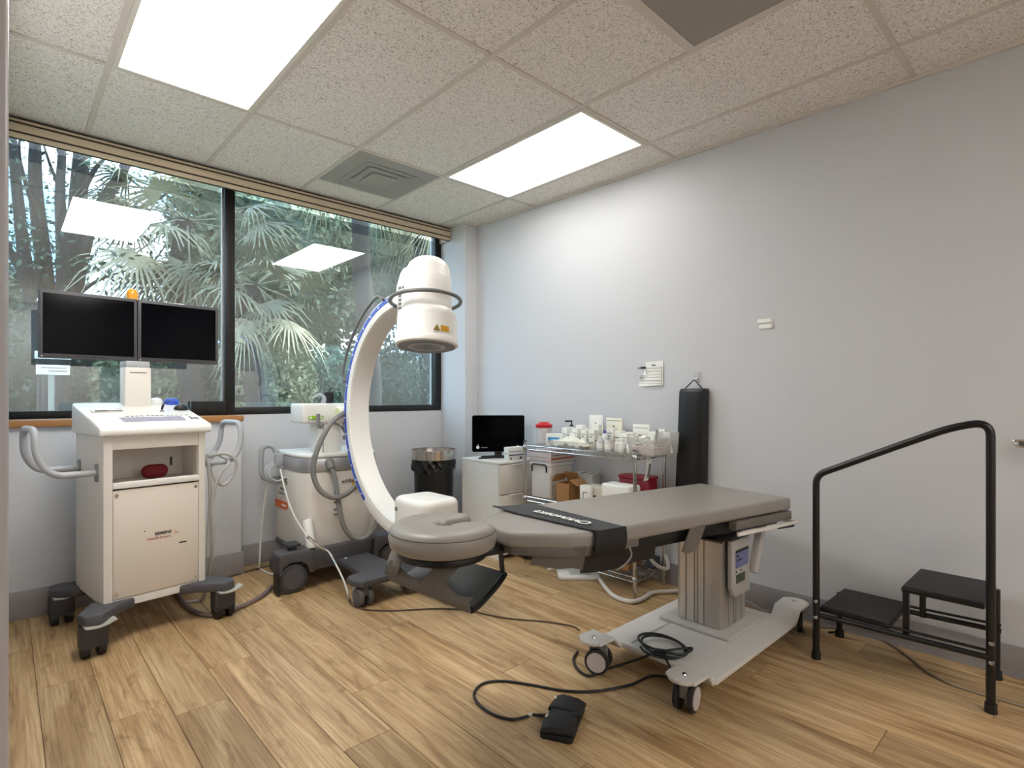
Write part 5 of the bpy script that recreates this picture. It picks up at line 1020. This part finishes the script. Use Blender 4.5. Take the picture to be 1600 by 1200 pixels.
corded('white_cable', [(2.76, SY0 - 0.03, 0.44), (2.775, SY0 - 0.04, 0.34), (2.80, SY0 - 0.06, 0.22), (2.87, SY0 - 0.09, 0.16), (2.95, SY0 - 0.08, 0.15), (3.0, SY0 - 0.03, 0.20)], 0.011, WCORD, 'white cable looping down at the end of the wire rack')

# ================================================================== things on the long wall
hk = onX(1089, 593, wallX(1.66) - 0.004)
HB = Vector((wallX(1.68) - 0.006, 1.68, 0))
t = thing('hanging_bag', 'long black padded bag hanging from a wall hook', 'bag', (HB.x, hk.y, 0.60))
BAGM = mat('black_vinyl', (11, 11, 12), 0.4, bump=0.15, bscale=40)
rings = []
def bag(u, v):
    ...
y1_, y0_ = onX(1061, 610, 3.02).y - hk.y, onX(1100, 610, 3.02).y - hk.y
yb1, yb0 = onX(1055, 755, 3.02).y - hk.y, onX(1098, 755, 3.02).y - hk.y
dpt = 0.085
def ring(z, ya, yb, d, x0=0.0): return [(x0, ya, z), (x0, yb, z), (x0 - d * 0.8, yb + 0.004, z), (x0 - d, (ya + yb) / 2 + 0.02, z), (x0 - d * 0.85, ya - 0.004, z)]
mb = MB(); zs = [(-0.10, 1), (0.05, 1), (0.3, 0.55), (0.5, 0.2), (0.612, 0.03), (0.63, 0.0)]; vs = []
for z, k in zs:
    sh2 = 1.0 if z < 0.62 else 0.8
    vs += ring(z, (y1_ + (yb1 - y1_) * k) * 1.0, (y0_ + (yb0 - y0_) * k), dpt * sh2)
fs = [(5 * i + k, 5 * i + (k + 1) % 5, 5 * i + 5 + (k + 1) % 5, 5 * i + 5 + k) for i in range(len(zs) - 1) for k in range(5)] + [(4, 3, 2, 1, 0), tuple(range(5 * len(zs) - 5, 5 * len(zs)))]
mb.add(vs, fs).build('pad', BAGM, t, bevel=0.006)
hz = hk.z - 0.60
MB().tube([(-0.04, y1_ - 0.01, 0.615), (-0.03, 0.0, hz + 0.0), (-0.04, y0_ + 0.012, 0.615)], 0.0042, 8).build('hanging_loop', BLACK, t)
t = thing('wall_hook', 'small clear adhesive hook above the black bag', 'hook', (wallX(hk.y), hk.y, hk.z))
MB().prism(rrect(0.045, 0.06, 0.006), -0.004, 0.0, 'X', Matrix.Translation((0, -0.005, 0.015))).build('plate', CLEAR, t); MB().tube(smooth_path([(-0.003, 0, 0.012), (-0.022, 0, 0.004), (-0.034, 0, -0.003), (-0.04, 0, 0.008)]), 0.004, 8).build('prong', PAPER, t)
py0, py1 = onX(1037, 580, wallX(1.9)).y, onX(993, 580, wallX(2.1)).y; pcY = (py0 + py1) / 2
t = thing('wall_notice', 'white printed notice sheet taped to the grey wall', 'notice', (wallX(pcY) - 0.0005, pcY, 1.247), -math.atan(-0.0272) * -1)
hw_ = (py1 - py0) / 2
pg = MB().sheet(lambda u, v: (-0.001 - 0.010 * (1 - v) ** 3 * math.sin(PI * u), hw_ - 2 * hw_ * u, 0.157 * v + 0.006 * u), 8, 8, -0.0006).build('sheet', PAPER, t)
pm = MB(); fx = lambda u: hw_ - 2 * hw_ * u
for k in range(6): pm.bx(-0.0105 if k < 2 else -0.006, -0.0025, fx(0.96), fx(0.42), 0.020 + 0.020 * k, 0.0212 + 0.020 * k)
for k in range(4): pm.bx(-0.009, -0.0025, fx(0.34), fx(0.16), 0.022 + 0.0165 * k, 0.0245 + 0.0165 * k)
for x_ in (0.04, 0.40, 0.95): pm.bx(-0.0048, -0.0025, fx(x_ + 0.008), fx(x_), 0.012, 0.13)
pm.build('print_lines', mat('light_grey_ink', (186, 184, 176), 0.7), pg)
MB().bx(-0.0045, -0.0022, fx(0.38), fx(0.18), 0.116, 0.130).bx(-0.0045, -0.0022, fx(0.15), fx(0.10), 0.116, 0.127).bx(-0.0045, -0.0022, fx(0.73), fx(0.61), 0.134, 0.140).build('print_heading', INK, pg)
ya, yb = onX(1208, 505, wallX(1.2)).y, onX(1184, 505, wallX(1.3)).y; yc = (ya + yb) / 2
for k, (z, dy) in enumerate(((1.602, 0.0), (1.570, -0.004))):
    t = thing('adhesive_strip', ('upper white adhesive mounting strip on the bare grey wall', 'lower white adhesive mounting strip on the bare grey wall')[k], 'mounting strip', (wallX(yc), yc + dy, z))
    MB().prism(rrect((yb - ya) * (1 if k == 0 else 0.88), 0.024, 0.006), -0.007, 0.0, 'X').build('strip', PAPER, t, bevel=0.002); MB().prism(rrect(0.012, 0.020, 0.005), -0.009, -0.006, 'X', Matrix.Translation((0, -(yb - ya) * 0.40, 0))).build('pull_tab', FROST, t)
# grab lever at the far end of the long wall
lv = onX(1590, 693, 3.085)
t = thing('chrome_lever', 'chrome lever handle on the grey wall past the stool handrail', 'lever', (wallX(0.1), 0.1, lv.z))
MB().tube(round_path([(-0.05, 0.155, 0.012), (-0.05, -0.05, 0.018), (-0.05, -0.05, -0.018), (-0.05, 0.14, -0.012)], 0.01, 4, True), 0.005, 8, True).build('lever_loop', CHROME, t); MB().box((-0.05, 0.045, 0.0), (0.006, 0.18, 0.022)).build('lever_plate', mat('dull_chrome', (150, 148, 145), 0.3, 0.9), t)
MB().cyl((-0.05, -0.03, 0), (0.0, -0.03, 0), 0.011, 14).build('spindle', CHROME, t); MB().lathe([(0.028, 0), (0.026, 0.008), (0.0001, 0.009)], (0.0, -0.03, 0), 20, Matrix.Rotation(-PI / 2, 4, 'Y')).build('rosette', CHROME, t)

# ================================================================== outside the window
GZ = -0.35
BARK = mat('grey_bark', (44, 40, 40), 0.9, var=0.35, vscale=9, stretch=(3, 3, 0.6), bump=0.6, bscale=30)
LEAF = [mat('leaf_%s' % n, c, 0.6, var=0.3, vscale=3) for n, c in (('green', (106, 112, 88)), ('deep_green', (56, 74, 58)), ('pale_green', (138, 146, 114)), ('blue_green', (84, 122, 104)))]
FROND = mat('palm_frond', (122, 119, 98), 0.6, var=0.35, vscale=4); DRY = mat('dry_palm_frond', (172, 162, 134), 0.75, var=0.25, vscale=5)
o = MB().bx(-14, 20, 4.25, 40, GZ - 0.2, GZ).build('ground', mat('lawn_soil', (92, 98, 62), 0.9, var=0.3, vscale=2)); struct(o, 'grassy ground outside the window', 'ground')
rn = random.Random(11)
def leaves(n, fn, size, aspect=0.45):
    vs = []; fs = []
    for i in range(n):
        p = fn(); a = rn.uniform(0, 2 * PI); b = rn.uniform(-1, 1); u = Vector((math.cos(a) * math.sqrt(1 - b * b), math.sin(a) * math.sqrt(1 - b * b), b))
        v = u.orthogonal().normalized(); v = v * math.cos(a * 3) + u.cross(v) * math.sin(a * 3); s = size * rn.uniform(0.6, 1.3); k = len(vs)
        vs += [tuple(p - u * s * 0.5), tuple(p + v * s * aspect * 0.5), tuple(p + u * s * 0.5), tuple(p - v * s * aspect * 0.5)]; fs.append((k, k + 1, k + 2, k + 3))
    return vs, fs
def raw(name, vs, fs, m, parent=None, shift=None):
    me = bpy.data.meshes.new(name); S = Vector(shift or (0, 0, 0)); me.from_pydata([tuple(Vector(v) + S) for v in vs], [], fs); me.materials.append(m)
    o = bpy.data.objects.new(name, me); C.objects.link(o); o.parent = parent; return o
# many-stemmed tree: its stems are followed in the photo, at 8 m from the lens along the window axis
YT = 8.2
base = onY(76, 640, YT)
t = thing('multi_stem_tree', 'grey many-stemmed tree standing outside the first pane', 'tree', (base.x, YT, GZ)); S = (-base.x, -YT, -GZ)
stems = [([(76, 700), (76, 640), (72, 560), (52, 480), (38, 400), (27, 300), (19, 215), (12, 120)], 36, 9, 0.0), ([(78, 700), (78, 560), (74, 480), (66, 390), (56, 300), (55, 225), (58, 120)], 40, 13, 0.2), ([(84, 700), (84, 560), (98, 470), (98, 400), (94, 310), (97, 240), (104, 120)], 34, 8, -0.1),
         ([(88, 700), (90, 560), (110, 480), (124, 410), (140, 355), (168, 305), (195, 260), (240, 160)], 40, 13, 0.1), ([(84, 700), (86, 560), (108, 470), (120, 400), (122, 320), (128, 240), (138, 130)], 42, 22, 0.3), ([(62, 560), (46, 470), (30, 420), (10, 380), (-20, 330)], 18, 6, -0.2), ([(125, 400), (150, 350), (185, 330), (225, 322), (265, 300)], 14, 4, 0.0), ([(55, 330), (40, 285), (30, 240), (34, 190)], 9, 3, 0.1), ([(97, 300), (80, 262), (68, 225)], 7, 3, 0.0), ([(128, 300), (150, 262), (176, 236)], 12, 4, 0.2), ([(110, 470), (150, 440), (190, 425)], 9, 3, 0.2)]
for px, r0, r1, dy in stems:
    P = [onY(x, max(y, 60), YT + dy) if y < 690 else Vector((onY(x, 640, YT + dy).x, YT + dy, GZ - 0.05)) for x, y in px]; sp_ = smooth_path(P, 4); k = 6.1 / F * 0.5
    MB().tube(sp_, [(r0 + (r1 - r0) * (i / (len(sp_) - 1)) ** 0.7) * k for i in range(len(sp_))], 9).build('stem', BARK, t, shift=S)
def in_px(x0, x1, y0, y1, Y0, Y1):
    def f():
        return onY(rn.uniform(x0, x1), rn.uniform(y0, y1), rn.uniform(Y0, Y1))
    return f
cl = [(onY(rn.uniform(-40, 330), rn.uniform(130, 470) , YT + rn.uniform(-0.6, 1.6)), rn.uniform(0.12, 0.4)) for _ in range(70)]
cl += [(onY(rn.uniform(-10, 45), rn.uniform(330, 560), YT + rn.uniform(-0.2, 1.6)), rn.uniform(0.15, 0.4)) for _ in range(35)]
def crown():
    c, r = rn.choice(cl); return c + Vector((rn.gauss(0, r), rn.gauss(0, r), rn.gauss(0, r * 0.8)))
o = raw('foliage', *leaves(3200, crown, 0.085), LEAF[1], t, S); o['kind'] = 'stuff'
# fan palms
def fan_palm(name, label, px, py, Y, R, n_f, seed, dry_share=0.3, droop=1.0):
    r_ = random.Random(seed); c = onY(px, py, Y)
    t = thing(name, label, 'palm tree', (c.x, Y, GZ), 0, 'fan palms outside the window'); S = (-c.x, -Y, -GZ)
    tp_ = [Vector((c.x + 0.1 * math.sin(i), Y, GZ + (c.z - GZ) * i / 6)) for i in range(7)]
    MB().tube(tp_, [0.17 - 0.01 * i for i in range(7)], 10).build('trunk', BARK, t, shift=S)
    for k in range(n_f):
        az = 2 * PI * k / n_f * 2.4 + r_.uniform(-0.3, 0.3); el = r_.uniform(-0.9, 0.9) * droop - 0.12
        d = Vector((math.cos(az) * math.cos(el), math.sin(az) * math.cos(el), math.sin(el))); L_ = R * r_.uniform(0.45, 0.65)
        hub = c + d * L_ + Vector((0, 0, -0.12 * L_)); sd = d.cross(Vector((0, 0, 1))).normalized(); up = sd.cross(d).normalized(); roll = r_.uniform(-0.6, 0.6); sd, up = sd * math.cos(roll) + up * math.sin(roll), up * math.cos(roll) - sd * math.sin(roll)
        vs = []; fs = []; nb = 30
        for j in range(nb):
            a = (j / (nb - 1) - 0.5) * 4.3; bl = R * 0.55 * (0.75 + 0.25 * math.cos(a)) * r_.uniform(0.85, 1.1); dd = d * math.cos(a) + sd * math.sin(a); side = (sd * math.cos(a) - d * math.sin(a)); prev = None
            for q in range(5):
                s = q / 4; w_ = 0.016 * (1 - s) ** 0.8 * (0.4 + min(1, s * 5)) + 0.001; p = hub + dd * (bl * s) + up * (0.05 * math.cos(a) * s) - Vector((0, 0, 1)) * (bl * 0.55 * s * s * r_.uniform(0.6, 1.2)); i0 = len(vs); vs += [tuple(p - side * w_), tuple(p + side * w_)]
                if q: fs.append((i0 - 2, i0 - 1, i0 + 1, i0))
        fr = raw('fan_leaf', vs, fs, DRY if r_.random() < dry_share else FROND, t, S)
        MB().tube([c, c.lerp(hub, 0.5) + Vector((0, 0, 0.04)), hub], 0.011, 5).build('leaf_stalk', FROND, fr, shift=S)
fan_palm('fan_palm', 'fan palm with grey green fronds behind the first pane', 292, 345, 8.4, 1.45, 26, 1, 0.2)
fan_palm('fan_palm', 'fan palm whose low star-shaped frond shows by the mullion', 400, 445, 7.6, 1.15, 22, 2, 0.25)
fan_palm('fan_palm', 'fan palm with dry straw fronds drooping under the valance', 572, 232, 7.4, 1.35, 24, 3, 0.75, 0.8)
fan_palm('fan_palm', 'tall fan palm at the far side of the wide pane', 662, 300, 9.2, 1.5, 22, 4, 0.4)
# hedge and bushes
for k, (px, py, Y, rx, rz, lm, lb) in enumerate(((20, 590, 9.6, 0.9, 0.75, 1, 'dark green bush behind the many-stemmed tree'), (145, 590, 10.0, 0.85, 0.8, 3, 'blue green bush beside the tree trunk'), (235, 600, 9.2, 0.7, 0.7, 2, 'pale green bush behind the cart monitors'), (320, 600, 9.6, 0.8, 0.75, 0, 'mid green bush beneath the palm by the mullion'), (420, 595, 8.8, 0.75, 0.8, 2, 'light leafy bush just past the mullion'), (510, 605, 10.0, 0.9, 0.8, 3, 'hazy green bush behind the C-arm column'), (620, 600, 9.6, 1.0, 0.9, 1, 'dark shrub behind the C-arm arc'), (-45, 500, 11.5, 1.0, 1.4, 1, 'tall dark evergreen shrub at the pane edge'))):
    c = onY(px, py, Y); t = thing('garden_bush', lb, 'bush', (c.x, Y, GZ), 0, 'bushes outside the window'); S = (-c.x, -Y, -GZ); cz = max(c.z, GZ + rz * 0.8)
    def blob():
        v = Vector((rn.gauss(0, 1), rn.gauss(0, 1), rn.gauss(0, 1))).normalized() * rn.uniform(0.55, 1.0) ** 0.5; return Vector((c.x + v.x * rx, Y + v.y * rx * 0.7, cz + v.z * rz))
    o = raw('foliage', *leaves(4200, blob, 0.095, 0.5), LEAF[lm], t, S); o['kind'] = 'stuff'
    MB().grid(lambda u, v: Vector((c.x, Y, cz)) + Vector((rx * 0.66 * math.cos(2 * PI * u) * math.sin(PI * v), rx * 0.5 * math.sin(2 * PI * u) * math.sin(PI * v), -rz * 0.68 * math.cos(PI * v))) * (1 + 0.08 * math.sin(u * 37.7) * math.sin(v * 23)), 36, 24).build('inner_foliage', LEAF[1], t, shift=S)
    for j in range(4): MB().tube([(c.x + 0.1 * j - 0.15, Y, GZ - 0.03), (c.x + 0.25 * (j - 1.5), Y + 0.1, cz)], [0.03, 0.012], 6).build('stem', BARK, t, shift=S)
# little sign on a stake
p = onY(83, 578, 6.6)
t = thing('garden_sign', 'small white two-board sign on a stake before the tree', 'sign', (p.x, 6.6, GZ)); S = (-p.x, -6.6, -GZ)
MB().bx(p.x - 0.035, p.x + 0.01, 6.605, 6.62, GZ, p.z).build('stake', mat('weathered_stake', (150, 150, 142), 0.8), t, shift=S)
for z, hw2, hh in ((p.z, 0.12, 0.045), (p.z + 0.135, 0.13, 0.035)):
    bd = MB().bx(p.x - hw2, p.x + hw2, 6.59, 6.604, z - hh, z + hh).build('board', PAPER, t, shift=S, bevel=0.002)
    MB().bx(p.x - hw2 * 0.7, p.x + hw2 * 0.85, 6.588, 6.591, z + hh * 0.3, z + hh * 0.55).bx(p.x - hw2 * 0.3, p.x + hw2 * 0.85, 6.588, 6.591, z - hh * 0.35, z - hh * 0.1).build('print', GREYINK, bd, shift=S)

# dense trees farther off
for k, (px, py, Y, rx, rz, lm, lb) in enumerate(((430, 380, 14.5, 2.5, 3.0, 0, 'dense green tree far behind the palms'), (520, 380, 16.0, 3.6, 3.4, 1, 'dark dense tree far behind the C-arm'), (680, 330, 15.0, 3.4, 3.4, 0, 'broad green tree behind the window jamb'))):
    c = onY(px, py, Y); t = thing('background_tree', lb, 'tree', (c.x, Y, GZ), 0, 'dense trees beyond the garden'); S = (-c.x, -Y, -GZ)
    def blob2():
        v = Vector((rn.gauss(0, 1), rn.gauss(0, 1), rn.gauss(0, 1))).normalized() * rn.uniform(0.2, 1.0) ** 0.4; return Vector((c.x + v.x * rx, Y + v.y * rx * 0.6, c.z + v.z * rz))
    o = raw('foliage', *leaves(14000, blob2, 0.22, 0.5), LEAF[lm], t, S); o['kind'] = 'stuff'
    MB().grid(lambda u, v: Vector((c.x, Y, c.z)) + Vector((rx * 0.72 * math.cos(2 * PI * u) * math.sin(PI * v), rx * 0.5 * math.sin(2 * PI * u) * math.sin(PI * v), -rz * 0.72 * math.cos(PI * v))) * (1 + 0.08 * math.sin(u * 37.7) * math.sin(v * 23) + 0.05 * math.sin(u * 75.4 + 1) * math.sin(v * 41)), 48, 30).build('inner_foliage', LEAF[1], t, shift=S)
    MB().tube([(c.x, Y, GZ), (c.x + 0.1, Y, c.z)], [0.22, 0.1], 8).build('trunk', BARK, t, shift=S)

# clipped hedge closing the garden
t = thing('garden_hedge', 'long dark hedge along the far edge of the garden', 'hedge', (4.0, 18.5, GZ)); S = (-4.0, -18.5, -GZ)
o = raw('foliage', *leaves(14000, lambda: Vector((rn.uniform(-7, 16), rn.uniform(18.0, 18.5), GZ + 2.9 * rn.random() ** 0.8)), 0.2, 0.5), LEAF[0], t, S); o['kind'] = 'stuff'
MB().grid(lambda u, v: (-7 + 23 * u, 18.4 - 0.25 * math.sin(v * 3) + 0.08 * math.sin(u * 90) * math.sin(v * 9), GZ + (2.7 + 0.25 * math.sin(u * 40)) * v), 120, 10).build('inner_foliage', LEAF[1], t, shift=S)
